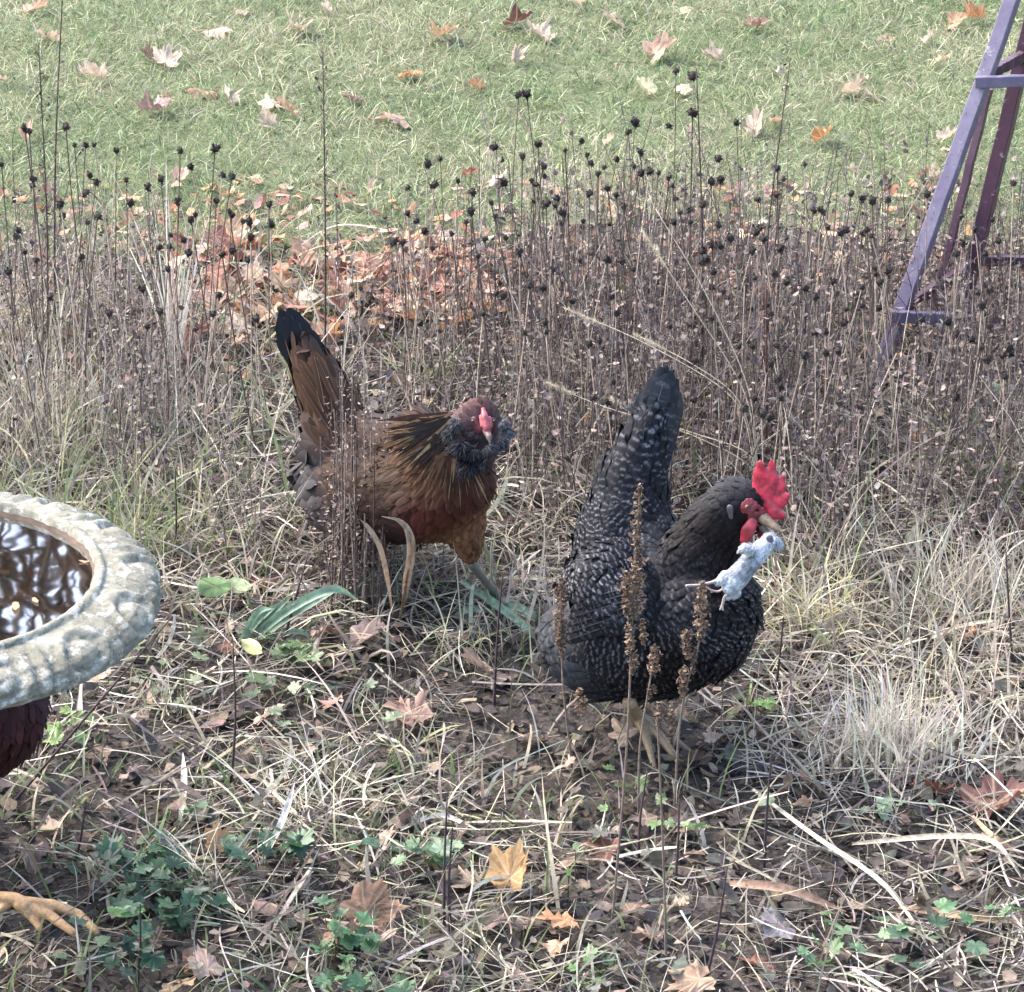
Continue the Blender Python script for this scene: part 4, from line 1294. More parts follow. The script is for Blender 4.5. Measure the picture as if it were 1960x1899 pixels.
# ------------------------------------------------------------------ body builder
def blob(chains, voxel, smooth_n=8, adapt=None):
    """one continuous skin round chains of (point, radius) joints; squash = (axis, factor)"""
    V, F, n0 = [], [], 0
    for ch in chains:
        nodes, squash = (ch if isinstance(ch, tuple) else (ch, None))
        pts = []
        for (a, ra), (b_, rb) in zip(nodes[:-1], nodes[1:]):
            a, b_ = np.array(a, float), np.array(b_, float)
            m = max(2, int(np.linalg.norm(b_ - a) / (0.22 * min(ra, rb))) + 1)
            for k in range(m):
                t = k / m
                pts.append((a + (b_ - a) * t, ra + (rb - ra) * (t * t * (3 - 2 * t))))
        pts.append((np.array(nodes[-1][0], float), nodes[-1][1]))
        for c, r_ in pts:
            v = ICO2[0] * r_
            if squash:
                ax = np.array(squash[0], float); ax /= np.linalg.norm(ax)
                v = v - np.outer(v @ ax, ax) * (1 - squash[1])
            V.append(v + c); F.append(ICO2[1] + n0); n0 += len(v)
    me = bpy.data.meshes.new('tmp')
    V = np.concatenate(V); F = np.concatenate(F)
    me.from_pydata(V.tolist(), [], F.tolist())
    o = bpy.data.objects.new('tmp', me)
    COL.objects.link(o)
    m1 = o.modifiers.new('r', 'REMESH'); m1.mode = 'VOXEL'; m1.voxel_size = voxel
    m2 = o.modifiers.new('s', 'SMOOTH'); m2.factor = 0.5; m2.iterations = smooth_n
    dg = bpy.context.evaluated_depsgraph_get()
    ev = o.evaluated_get(dg)
    mm = ev.to_mesh()
    mm.calc_loop_triangles()
    nv = len(mm.vertices)
    v = np.empty(nv * 3); mm.vertices.foreach_get('co', v); v = v.reshape(-1, 3)
    t = np.empty(len(mm.loop_triangles) * 3, np.int32); mm.loop_triangles.foreach_get('vertices', t); t = t.reshape(-1, 3).astype(int)
    ev.to_mesh_clear()
    bpy.data.objects.remove(o); bpy.data.meshes.remove(me)
    return v, t


def W(px, py, Y):
    return at(px, py, Y)


def ctrl_blend(ctrl, P, sigma):
    """ctrl rows: (point, flow, colour, length, width, barring)"""
    C = np.array([c[0] for c in ctrl]); A = np.array([np.concatenate([np.array(c[1], float) / np.linalg.norm(c[1]), c[2], c[3:6]]) for c in ctrl])
    d2 = ((P[:, None] - C[None]) ** 2).sum(-1)
    w = np.exp(-(d2 - d2.min(1, keepdims=True)) / (2 * sigma * sigma))
    w /= w.sum(1, keepdims=True)
    return w @ A


def coat(v, t, ctrl, spacing, sigma, lift=0.16, cvar=0.2, seed=1, skip=None, cand=60000):
    """lay small overlapping feathers over a skin"""
    q = np.random.default_rng(seed)
    a, b_, c = v[t[:, 0]], v[t[:, 1]], v[t[:, 2]]
    nn = np.cross(b_ - a, c - a); ar = np.linalg.norm(nn, axis=1); nn /= ar[:, None] + 1e-12
    i = q.choice(len(t), cand, p=ar / ar.sum())
    u, w = q.uniform(0, 1, (2, cand)); m = u + w > 1; u[m], w[m] = 1 - u[m], 1 - w[m]
    P = a[i] + (b_ - a)[i] * u[:, None] + (c - a)[i] * w[:, None]
    N = nn[i]
    if skip is not None:
        k = ~skip(P); P, N = P[k], N[k]
    S = ctrl_blend(ctrl, P, sigma)
    h = spacing * np.clip(S[:, 7] / 0.011, 0.6, 2.5)
    cell = {}
    keep = []
    cs = spacing * 2.5
    for j in range(len(P)):
        key = tuple((P[j] // cs).astype(int))
        ok = True
        for dx in (-1, 0, 1):
            for dy in (-1, 0, 1):
                for dz in (-1, 0, 1):
                    for k in cell.get((key[0] + dx, key[1] + dy, key[2] + dz), ()):
                        e = P[k] - P[j]
                        if e[0] * e[0] + e[1] * e[1] + e[2] * e[2] < h[j] * h[j]: ok = False; break
                    if not ok: break
                if not ok: break
            if not ok: break
        if ok: cell.setdefault(key, []).append(j); keep.append(j)
    P, N, S = P[keep], N[keep], S[keep]
    n = len(P)
    F = S[:, :3] + 0.14 * q.standard_normal((n, 3))
    T = F - N * (F * N).sum(1, keepdims=True); T /= np.linalg.norm(T, axis=1)[:, None] + 1e-9
    lf = lift * q.uniform(.5, 1.4, (n, 1))
    B = np.cross(N, T)
    L, Wd = S[:, 6] * q.uniform(.8, 1.2, n), S[:, 7] * q.uniform(.85, 1.15, n)
    s = np.array([0, .3, .6, .85, 1.0]); wp = np.array([.45, .85, 1.0, .78, .22])
    rows = []
    for si, wi in zip(s, wp):
        up_ = (0.001 + L[:, None] * (lf * si - 0.30 * lf * si * si))
        ctr = P + T * (L * si)[:, None] + N * up_
        rows.append(np.stack([ctr - B * (Wd * wi / 2)[:, None] - N * (Wd * .14 * wi)[:, None], ctr, ctr + B * (Wd * wi / 2)[:, None] - N * (Wd * .14 * wi)[:, None]], 1))
    V = np.stack(rows, 1)           # n,5,3,3
    base = (np.arange(n) * 15)[:, None, None]
    r_ = (np.arange(4) * 3)[None, :, None]; k = np.arange(2)[None, None]
    Fc = np.stack([base + r_ + k, base + r_ + k + 1, base + r_ + k + 4, base + r_ + k + 3], -1).reshape(-1, 4)
    col = np.clip(S[:, 3:6] * (1 + cvar * q.standard_normal((n, 1))), .003, .9)
    cc = np.repeat(col, 15, 0)
    fth = np.zeros((n, 5, 3, 3)); fth[..., 0] = s[None, :, None]; fth[..., 1] = np.array([-1, 0, 1])[None, None]
    fth[..., 2] = (S[:, 8] * q.uniform(.4, 1.3, n))[:, None, None]
    acc = Acc(); acc.add(V.reshape(-1, 3), Fc, cc, fth.reshape(-1, 3))
    return acc


def skin(v, t, ctrl, sigma):
    S = ctrl_blend(ctrl, v, sigma)
    acc = Acc()
    acc.add(v, t, np.clip(S[:, 3:6] * 0.9, .003, .9), np.stack([0 * v[:, 0] + .2, 0 * v[:, 0], 0 * v[:, 0]], -1))
    return acc


def quill(a, b_, width, col, bar=0.0, nrm=(0, -1, .3), bend=0.1, nm='tail_feather', mat=None, tipw=.75):
    """one long flight feather with shaft ridge"""
    a, b_ = np.array(a), np.array(b_)
    d = b_ - a; L = np.linalg.norm(d); d = d / L
    nr = np.array(nrm, float); nr -= d * (nr @ d); nr /= np.linalg.norm(nr)
    s = np.cross(d, nr)
    T = np.linspace(0, 1, 11)
    acc = Acc(); V = []; Ft = []
    for t in T:
        c = a + d * L * t + nr * bend * L * math.sin(math.pi * t * .9)
        w = width / 2 * min(1, .35 + 2.2 * t) * (1 if t < .8 else math.sqrt(max(0.02, 1 - ((t - .8) / .205) ** 2)) * (tipw + (1 - tipw) * (1 - t) / .2))
        for k in (-1, -.5, 0, .5, 1):
            V.append(c + s * w * k - nr * (abs(k) * w * .18)); Ft.append((.15 + .0 * t + (t * 2.6 % 1.0 if bar else t * .5), k, bar))
    F = [[i * 5 + j, i * 5 + j + 1, i * 5 + j + 6, i * 5 + j + 5] for i in range(10) for j in range(4)]
    acc.add(V, F, col, Ft)
    tube(acc, [a + d * L * t + nr * (bend * L * math.sin(math.pi * t * .9) + .0006) for t in T[:-1]], np.linspace(.0012, .0003, 10), np.array(col) * 2 + .02, 4)
    return acc.build(nm, mat or M_BARRED)


def solid(nodes_list, voxel, col, name, mat=None, var=0.15, sm=3):
    v, t = blob(nodes_list, voxel, sm)
    acc = Acc()
    u_ = v + .004 * np.sin(v[:, [2, 0, 1]] * 210 + .7)
    c = np.array(col) * (1 + var * (np.sin(u_ @ np.array([190., 90., 230.])) * .35 + np.sin(u_ @ np.array([-330., 210., 290.]) + 1) * .2)[:, None])
    acc.add(v, t, np.clip(c, 0.003, 1))
    return acc.build(name, mat or M_FLESH)


def eye(P, r, t, look=(0, -1, 0), iris=(0.10, 0.035, 0.015)):
    acc = Acc(); acc.add(ICO3[0] * r + P, ICO3[1], iris)
    o = acc.build('eye', M_EYE)
    child(o, t)
    acc = Acc(); d = np.array(look, float); d /= np.linalg.norm(d)
    acc.add(ICO2[0] * r * .62 + P + d * r * .5, ICO2[1], (.004, .004, .004))
    p = acc.build('pupil', M_EYE)
    p.parent = o
    p.matrix_parent_inverse = o.matrix_world.inverted() if False else Matrix.Identity(4)


def leg(t, hock, ankle, foot_dir, col, scale=1.0, lift=0.0, name='leg', toes=((-.5, .045), (0, .055), (.5, .045), (3.0, .022))):
    """shank and four toes in one skin"""
    hock, ankle = np.array(hock), np.array(ankle)
    ch = [[(hock, .0068 * scale), ((hock + ankle) / 2, .0055 * scale), (ankle, .0062 * scale)]]
    f = math.atan2(foot_dir[1], foot_dir[0])
    for da, L in toes:
        d = np.array([math.cos(f + da), math.sin(f + da), 0])
        e = ankle + d * L * scale + np.array([0, 0, -.004 - lift])
        m = ankle + d * L * .5 * scale + np.array([0, 0, .004 - lift * .4])
        ch.append([(ankle, .0056 * scale), (m, .0044 * scale), (e, .0030 * scale)])
        ch.append([(e, .0028 * scale), (e + d * .010 * scale + np.array([0, 0, -.004]), .0010 * scale)])
    o = solid(ch, .0016, col, name, sm=2)
    return child(o, t)


M_EYE, nt, b = new_mat('wet_eye')
a_ = node(nt, 'ShaderNodeAttribute', attribute_name='Col')
nt.links.new(a_.outputs[0], b.inputs['Base Color'])
b.inputs['Roughness'].default_value = 0.08
M_COMB, nt, b = new_mat('comb_skin')
nz = noise(nt, 240, 4)
a_ = node(nt, 'ShaderNodeAttribute', attribute_name='Col')
nt.links.new(mixc(nt, 1.0, a_.outputs[0], ramp(nt, nz.outputs[0], [(.3, .6), (.7, 1.15)]), 'MULTIPLY'), b.inputs['Base Color'])
b.inputs['Roughness'].default_value = 0.45
b.inputs['Subsurface Weight'].default_value = 0.15
b.inputs['Subsurface Radius'].default_value = (.01, .003, .002)
bump(nt, b, nz.outputs[0], .001, .5)

def surf(v, px, py, r=5.0):
    """nearest skin point on the sight line of (px, py)"""
    a, b_ = proj(v)
    m = np.hypot(a - px, b_ - py) < r
    if not m.any(): return surf(v, px, py, r * 2)
    k = v[m]
    return k[np.argmin(k[:, 1])]


def patch(v, pts, r, voxel, col, name, mat, squash=.5, var=.5, sink=.3):
    """bumpy bare skin made of many small lumps lying on the body"""
    ch = []
    q = np.random.default_rng(len(pts) * 7 + 1)
    for px, py in pts:
        s = surf(v, px, py)
        rr = r * q.uniform(.7, 1.25)
        ch.append(([(s + [0, rr * sink, 0], rr), (s + [rr * .3, rr * sink, rr * .2], rr * .9)], ((.2, 1, .1), squash)))
    return solid(ch, voxel, col, name, mat, var=var, sm=2)


# ------------------------------------------------------------------ black barred hen
YB = 3.96
bt = empty('black_hen', (W(1240, 1300, YB)[0], YB, 0), 'black hen with fine white flecks and red comb, carrying a dead mouse in her beak', 'hen')
pm = pxm(W(1240, 1200, YB))


def B(px, py, dy=0.0):
    return W(px, py, YB + dy)


body = [
    [(B(1122, 1216, .03), 84 * pm), (B(1175, 1222, .02), 122 * pm), (B(1245, 1198, 0), 146 * pm), (B(1325, 1186, -.03), 126 * pm), (B(1352, 1162, -.05), 106 * pm)],
    [(B(1180, 1150, .04), 98 * pm), (B(1196, 1040, .08), 100 * pm), (B(1204, 960, .10), 80 * pm), (B(1218, 895, .11), 60 * pm), (B(1236, 835, .12), 40 * pm)],
    [(B(1245, 1120, .03), 100 * pm), (B(1262, 1050, .05), 60 * pm)],
    [(B(1345, 1130, -.03), 96 * pm), (B(1350, 1065, -.03), 79 * pm), (B(1376, 1005, -.035), 61 * pm), (B(1408, 964, -.05), 51 * pm), (B(1430, 964, -.055), 44 * pm), (B(1452, 985, -.06), 28 * pm)],
    [(B(1130, 1115, -.01), 52 * pm), (B(1178, 1108, -.045), 74 * pm), (B(1206, 1150, -.06), 70 * pm)],
]
v, tr = blob(body, .0045, 14)
K1, K2, K3 = (0.0095, 0.010, 0.013), (0.0055, 0.0035, 0.0038), (0.030, 0.032, 0.038)
ctrl = [
    (B(1440, 950, -.1), (-1, .2, .2), K2, .008, .006, .0), (B(1410, 925, -.05), (-1, .3, -.2), (.03, .03, .034), .012, .008, .1), (B(1385, 985, -.1), (-.7, .1, -1), K2, .026, .0065, .05),
    (B(1340, 1010, -.06), (-.8, .3, -1), K2, .030, .007, .12), (B(1360, 1060, -.12), (-.5, 0, -1), K2, .030, .0072, .12), (B(1320, 1090, -.1), (-.9, .2, -1), K1, .025, .012, .3),
    (B(1290, 1060, .0), (-1, .4, -.1), K3, .025, .011, .7), (B(1430, 1150, -.12), (-.4, 0, -1), K2, .020, .010, .35), (B(1400, 1240, -.14), (-.8, .1, -.8), K1, .020, .011, .9),
    (B(1330, 1200, -.16), (-.9, .1, -.6), K1, .024, .012, .6), (B(1330, 1300, -.1), (-1, .1, -.2), K2, .022, .012, .4), (B(1230, 1300, -.13), (-1, .1, .0), K2, .024, .012, .6),
    (B(1240, 1230, -.17), (-1, .1, -.4), K1, .026, .012, .8), (B(1150, 1270, -.1), (-1, .1, .1), K1, .026, .013, .8), (B(1075, 1230, -.03), (-1, .1, -.4), K3, .030, .015, .35),
    (B(1060, 1180, .02), (-1, .2, -.5), (.026, .028, .033), .030, .016, .2), (B(1120, 1180, -.1), (-1, .1, -.6), K1, .024, .010, 1.1), (B(1190, 1110, -.13), (-.5, 0, -1), K1, .020, .010, 1.2),
    (B(1130, 1080, -.05), (-.9, .0, -.7), K1, .022, .010, 1.2), (B(1190, 1180, -.14), (-1, .1, -.5), K3, .024, .011, .8), (B(1230, 1060, .0), (-.9, .3, .3), K1, .022, .011, .9),
    (B(1150, 1000, .03), (-.2, .2, 1), K1, .022, .011, 1.0), (B(1220, 980, .0), (-.2, .2, 1), K1, .022, .011, 1.0), (B(1110, 1000, .1), (-.2, .2, 1), K1, .022, .011, .9),
    (B(1290, 1000, .06), (-.6, .4, .4), K1, .022, .010, .9), (B(1210, 900, .04), (.25, .2, 1), K1, .032, .014, 1.1), (B(1160, 920, .08), (.2, .2, 1), K1, .030, .014, .5), (B(1230, 830, .1), (.3, .2, 1), K1, .04, .016, 1.0),
    (B(1150, 1180, .12), (-1, .1, .3), K1, .025, .012, .8), (B(1350, 1150, .1), (-1, .2, -.4), K1, .025, .012, .6),
]
child(skin(v, tr, ctrl, .018).build('body', M_BARRED), bt)
face = surf(v, 1442, 980)
pl = coat(v, tr, ctrl, .0066, .022, seed=3, skip=lambda P: (((P - face) ** 2).sum(1) < (.0205 ** 2)))
child(tag(pl.build('plumage', M_BARRED), kind='stuff'), bt)
for k, (bx, by, tx, ty, w, dy) in enumerate([(1190, 930, 1252, 716, 36, .13), (1204, 930, 1264, 702, 38, .12), (1218, 930, 1276, 700, 38, .12), (1230, 930, 1288, 708, 36, .115),
                                             (1240, 935, 1298, 726, 36, .13), (1247, 950, 1300, 750, 34, .15), (1182, 940, 1240, 738, 36, .15), (1222, 900, 1275, 716, 40, .10),
                                             (1208, 925, 1256, 748, 42, .105), (1240, 940, 1290, 778, 36, .10), (1206, 990, 1252, 806, 44, .085), (1232, 990, 1278, 820, 42, .085), (1185, 990, 1220, 834, 44, .09)]):
    child(quill(B(bx, by, dy), B(tx, ty, dy + .02 + .004 * (k % 3)), w * pm, (.030, .034, .040), bar=.85 if k > 6 else .5, nrm=(.25 * ((k % 5) - 2), -1, .3), bend=-.03), bt)
for k in range(6):      # folded flight feathers of the near wing
    child(quill(B(1215 - 6 * k, 1120 + 14 * k, -.118 + .003 * k), B(1096 - 3 * k, 1152 + 15 * k, -.055 + .002 * k), 24 * pm, (.012, .012, .016), bar=.7, nrm=(-.1, -1, .4), bend=.06, nm='wing_feather'), bt)
# head details
SQ = ((.5, .85, 0), .30)
comb = solid([([(B(1450, 945, -.066), 16 * pm), (B(1478, 982, -.078), 15 * pm)], SQ),
              ([(B(1454, 945, -.066), 18 * pm), (B(1458, 915, -.066), 19 * pm), (B(1456, 890, -.066), 10 * pm)], SQ),
              ([(B(1464, 945, -.07), 20 * pm), (B(1474, 920, -.07), 18 * pm), (B(1478, 893, -.07), 9 * pm), (B(1477, 882, -.07), 5 * pm)], SQ),
              ([(B(1474, 958, -.072), 19 * pm), (B(1490, 936, -.074), 15 * pm), (B(1499, 914, -.075), 7 * pm)], SQ),
              ([(B(1478, 966, -.074), 18 * pm), (B(1496, 958, -.078), 14 * pm), (B(1507, 948, -.08), 7 * pm)], SQ),
              ([(B(1476, 980, -.076), 14 * pm), (B(1494, 986, -.082), 11 * pm)], SQ)], .0013, (.37, .024, .05), 'comb', M_COMB, var=.8, sm=3)
child(comb, bt)
child(solid([([(B(1440, 1000, -.084), 11 * pm), (B(1431, 1018, -.088), 14 * pm), (B(1425, 1034, -.088), 10 * pm)], ((.4, .9, 0), .35))], .0012, (.27, .018, .032), 'wattle', M_COMB, var=.6), bt)
child(solid([([(B(1452, 1000, -.066), 11 * pm), (B(1462, 1024, -.066), 13 * pm), (B(1462, 1036, -.066), 8 * pm)], ((.4, .9, 0), .4))], .0012, (.26, .018, .035), 'wattle', M_COMB), bt)
_q = np.random.default_rng(4)
fp = [(1434 + 15 * math.cos(a_) * k_ , 968 + 13 * math.sin(a_) * k_) for a_, k_ in zip(_q.uniform(0, 6.28, 26), np.sqrt(_q.uniform(0.1, 1, 26)))]
fp += [(1444 + _q.normal(0, 7), 992 + _q.normal(0, 7)) for _ in range(20)] + [(1456 + _q.normal(0, 4), 978 + _q.normal(0, 6)) for _ in range(12)]
child(patch(v, fp, 5.2 * pm, .0010, (.17, .016, .026), 'face_skin', M_COMB, sink=-.15), bt)
es = surf(v, 1434, 966)
child(solid([([(B(1397, 972, -.083), 7 * pm), (B(1399, 990, -.084), 5 * pm)], ((.2, .9, 0), .5))], .0012, (.07, .065, .07), 'earlobe', var=.4), bt)
eye(es + np.array([0, -.0022, 0]), 4.6 * pm, bt, (.25, -1, .25), (.20, .07, .02))
child(solid([[(B(1462, 992, -.078), 12 * pm), (B(1480, 1006, -.088), 8 * pm), (B(1497, 1018, -.096), 3 * pm)]], .0011, (.20, .15, .10), 'upper_beak'), bt)
child(solid([[(B(1460, 1010, -.076), 8 * pm), (B(1476, 1027, -.084), 5 * pm), (B(1487, 1040, -.088), 2.4 * pm)]], .0011, (.17, .12, .09), 'lower_beak'), bt)
# legs: near foot scratching forward below the belly, far foot under the body
gk = G(1286, 1462)
lg = (.27, .19, .11)
an = G(1220, 1372, .035)
leg(bt, B(1205, 1345, -.06), an, (.55, -1), lg, 1.45, lift=.024, toes=((-.25, .050), (.12, .062), (.6, .045), (3.0, .02)))
leg(bt, B(1180, 1300, .05), G(1185, 1318, .01), (.8, -.2), lg, 1.0)

# dead mouse
def Ms(px, py, dy=0.0): return W(px, py, YB - .115 + dy)


mt = empty('dead_mouse', Ms(1440, 1080), 'dead pale grey white mouse hanging from the beak of the black hen', 'mouse')
mv, mtz = blob([[(Ms(1474, 1036, .014), 13 * pm), (Ms(1456, 1053, .010), 15.5 * pm), (Ms(1436, 1076, .0), 17 * pm), (Ms(1412, 1104, .0), 19.5 * pm), (Ms(1402, 1118, .0), 17 * pm)],
                [(Ms(1479, 1034, .014), 11 * pm), (Ms(1489, 1041, .014), 7 * pm), (Ms(1494, 1046, .014), 3 * pm)],
                [(Ms(1394, 1104, 0), 11 * pm), (Ms(1378, 1112, -.004), 5 * pm)], [(Ms(1406, 1130, 0), 11 * pm), (Ms(1398, 1139, -.004), 5 * pm)],
                [(Ms(1440, 1052, -.006), 8 * pm), (Ms(1428, 1048, -.01), 5 * pm), (Ms(1420, 1052, -.012), 3 * pm)]], .0013, 8)
cm = np.tile(np.array((.46, .50, .54)), (len(mv), 1)) * (0.72 + 0.28 * np.clip(fbm(mv[:, 0] * 1.0, mv[:, 2] * 1.0, 130, 2) + .5, 0, 1))[:, None]
acc = Acc(); acc.add(mv, mtz, cm); child(acc.build('body', M_FLESH), mt)
mctrl = [(Ms(1470, 1034), (-.5, 0, -.6), (.54, .58, .63), .0065, .0011, 0), (Ms(1400, 1110), (-.6, 0, -.6), (.64, .69, .74), .0065, .0011, 0), (Ms(1430, 1095, .03), (-.6, 0, -.6), (.17, .17, .18), .0065, .0011, 0),
         (Ms(1415, 1075, .0), (-.6, 0, -.6), (.36, .39, .43), .0065, .0011, 0), (Ms(1436, 1072, -.03), (-.6, 0, -.6), (.66, .70, .74), .0065, .0011, 0)]
fur = coat(mv, mtz, mctrl, .0011, .004, lift=.2, cvar=.2, seed=8, cand=26000)
child(tag(fur.build('fur', M_PLANT), kind='stuff'), mt)
PAW = (.36, .29, .27)
child(solid([[(Ms(1376, 1111, -.004), 4.2 * pm), (Ms(1358, 1116, -.006), 3 * pm), (Ms(1336, 1120, -.008), 2.6 * pm), (Ms(1314, 1121, -.01), 2.6 * pm)]], .0008, PAW, 'hind_leg'), mt)
child(solid([[(Ms(1397, 1134, -.004), 5 * pm), (Ms(1387, 1143, -.006), 3.4 * pm), (Ms(1382, 1160, -.008), 2.8 * pm)], [(Ms(1382, 1160, -.008), 2.8 * pm), (Ms(1384, 1168, -.01), 2 * pm)], [(Ms(1382, 1160, -.008), 2.6 * pm), (Ms(1378, 1167, -.01), 1.8 * pm)]], .0008, PAW, 'hind_leg'), mt)
child(solid([[(Ms(1418, 1051, -.012), 4 * pm), (Ms(1412, 1059, -.014), 2.4 * pm)], [(Ms(1418, 1051, -.012), 3 * pm), (Ms(1420, 1060, -.014), 2 * pm)]], .0008, PAW, 'front_paw'), mt)
P = smooth_path([Ms(1392, 1120, .012), Ms(1376, 1132, .012), Ms(1362, 1130, .01), Ms(1350, 1124, .008), Ms(1335, 1126, .006)], 4)
acc = Acc(); tube(acc, P, np.linspace(.0018, .0007, len(P)), (.42, .33, .32), 5); child(acc.build('tail', M_FLESH), mt)
child(solid([([(Ms(1473, 1030, -.004), 7 * pm), (Ms(1475, 1034, -.004), 6 * pm)], ((0, 1, 0), .4))], .0008, (.12, .11, .13), 'ear'), mt)

# ------------------------------------------------------------------ russet hen
YR = 4.36
rt = empty('russet_hen', (W(800, 1150, YR)[0], YR, 0), 'russet brown hen with grey beard and raised black tail, walking toward the viewer', 'hen')
pr_ = pxm(W(800, 900, YR))


def Q(px, py, dy=0.0): return W(px, py, YR + dy)


body = [
    [(Q(640, 915, .14), 72 * pr_), (Q(680, 935, .10), 98 * pr_), (Q(755, 932, .05), 112 * pr_), (Q(830, 932, -.03), 108 * pr_), (Q(858, 925, -.06), 90 * pr_)],
    [(Q(655, 860, .12), 74 * pr_), (Q(640, 800, .14), 62 * pr_), (Q(616, 745, .15), 50 * pr_), (Q(594, 695, .155), 36 * pr_)],
    [(Q(720, 860, .08), 66 * pr_), (Q(810, 850, .0), 62 * pr_)],
    [(Q(850, 885, -.05), 86 * pr_), (Q(886, 856, -.08), 64 * pr_), (Q(912, 815, -.10), 46 * pr_), (Q(916, 804, -.115), 40 * pr_)],
    [(Q(880, 985, -.05), 52 * pr_), (Q(892, 1025, -.05), 36 * pr_), (Q(899, 1056, -.05), 22 * pr_)],
    [(Q(700, 1000, .08), 50 * pr_), (Q(715, 1050, .08), 26 * pr_), (Q(722, 1080, .09), 14 * pr_)],
]
v, tr = blob(body, .0042, 14)
BR, MR, TL, GY, HK = (.044, .013, .009), (.07, .024, .014), (.062, .033, .021), (.042, .040, .042), (.050, .024, .014)
ctrl = [
    (Q(918, 775, -.12), (-.5, .6, .5), (.065, .014, .010), .009, .007, 0), (Q(895, 782, -.11), (-.8, .6, .2), (.055, .016, .011), .010, .007, 0), (Q(940, 782, -.12), (-.1, .6, .4), (.055, .014, .010), .009, .007, 0), (Q(915, 795, -.15), (-.3, .6, .8), (.06, .012, .010), .008, .006, 0), (Q(890, 800, -.12), (-.8, .2, -.4), (.12, .11, .12), .014, .008, .1), (Q(900, 850, -.15), (-.5, 0, -1), (.05, .055, .065), .014, .009, .0),
    (Q(955, 830, -.14), (.3, 0, -1), (.13, .13, .145), .014, .009, .0), (Q(850, 820, -.06), (-.9, .2, -.6), HK, .032, .007, 1.0), (Q(800, 850, -.06), (-.9, .2, -.6), HK, .032, .008, 1.2),
    (Q(830, 900, -.14), (-.5, 0, -1), HK, .034, .008, 1.1), (Q(770, 890, -.06), (-.9, .2, -.6), (.04, .026, .02), .03, .009, .4), (Q(880, 930, -.17), (-.3, 0, -1), BR, .020, .010, .05),
    (Q(930, 920, -.12), (.1, 0, -1), (.06, .018, .011), .018, .010, .05), (Q(840, 1000, -.12), (-.4, .1, -1), (.055, .016, .011), .020, .011, .0), (Q(760, 1000, -.05), (-.8, .3, -.5), (.035, .018, .016), .02, .012, .0),
    (Q(760, 820, .08), (-1, .6, .1), (.042, .036, .037), .028, .013, .3), (Q(700, 880, .03), (-1, .5, .0), (.038, .025, .021), .030, .013, .4), (Q(830, 800, .05), (-1, .6, .1), (.04, .034, .035), .025, .012, .3),
    (Q(620, 760, .1), (-.4, .1, 1), TL, .040, .018, .5), (Q(660, 740, .1), (-.5, .1, 1), TL, .040, .018, .5), (Q(650, 820, .06), (-.5, .2, 1), (.05, .026, .018), .034, .016, .35), (Q(590, 800, .15), (-.4, .1, 1), (.05, .028, .02), .034, .016, .1),
    (Q(600, 890, .12), (-1, .2, -.3), GY, .034, .018, .0), (Q(620, 980, .1), (-.8, .2, -.6), (.055, .045, .045), .034, .018, .0), (Q(600, 690, .15), (-.3, .1, 1), (.05, .03, .025), .04, .018, .2),
    (Q(895, 1030, -.1), (.0, 0, -1), (.15, .075, .04), .010, .007, .0), (Q(715, 1050, .05), (.0, 0, -1), (.10, .06, .04), .014, .009, .0),
]
child(skin(v, tr, ctrl, .018).build('body', M_RUSSET), rt)
child(tag(coat(v, tr, ctrl, .0068, .022, seed=5, cvar=.25).build('plumage', M_RUSSET), kind='stuff'), rt)
for k, (bx, by, tx, ty, w, dy) in enumerate([(600, 735, 536, 594, 40, .150), (610, 730, 552, 590, 40, .145), (615, 735, 568, 606, 40, .140), (622, 735, 585, 628, 38, .138), (596, 745, 532, 612, 36, .16),
                                             (625, 740, 598, 652, 34, .134), (592, 740, 533, 640, 36, .165)]):
    child(quill(Q(bx, by, dy), Q(tx, ty, dy + .015), w * pr_, (.016, .019, .024), bar=0, nrm=(.2 * (k % 3 - 1), -1, .2), bend=-.03, mat=M_RUSSET), rt)
for k in range(9):
    bx, by = 640 + random.gauss(0, 16), 790 + random.gauss(0, 20)
    tx, ty = bx - 40 + random.gauss(0, 16), by - 100 + random.gauss(0, 12)
    child(quill(Q(bx, by, .085), Q(tx, max(ty, 672), .115), 20 * pr_, np.array(TL) * random.uniform(.5, 1.1), bar=0.35, nrm=(.3 * random.gauss(0, 1), -1, .3), bend=.05, mat=M_RUSSET, nm='tail_covert'), rt)
# long pointed hackle feathers
hk = Acc()
nh = 260
s0 = rng.uniform(0, 1, nh); s1 = rng.uniform(-1, 1, nh)
for i in range(nh):
    c0 = Q(858 + 22 * s0[i], 800 + 40 * s0[i] + 14 * s1[i], -.125 - .02 * s0[i])
    ang = 3.0 - 1.9 * s0[i] + rng.normal(0, .17)       # fans from left to down
    L = rng.uniform(85, 150)
    c1 = Q(858 + 22 * s0[i] + math.cos(ang) * L, 806 + 40 * s0[i] + math.sin(ang) * L * .92, -.115 - .035 * s0[i] - .015)
    d = c1 - c0; s_ = np.cross(d, (0, -1, .3)); s_ /= np.linalg.norm(s_)
    w = rng.uniform(2.2, 4.0) * pr_
    c = np.array(random.choice([(.22, .13, .06), (.10, .05, .025), (.025, .016, .012), (.07, .027, .015), (.02, .014, .012), (.30, .20, .105), (.05, .02, .012)]))
    m = (c0 + c1) / 2 + np.array([0, -.008, .004])
    V = [c0 - s_ * w * .5, c0 + s_ * w * .5, m - s_ * w, m + s_ * w, c1]
    hk.add(V, [[0, 1, 3], [0, 3, 2], [2, 3, 4]], c)
child(tag(hk.build('hackle', M_PLANT), 'gold streaked neck feathers fanning to the left', kind='stuff'), rt)
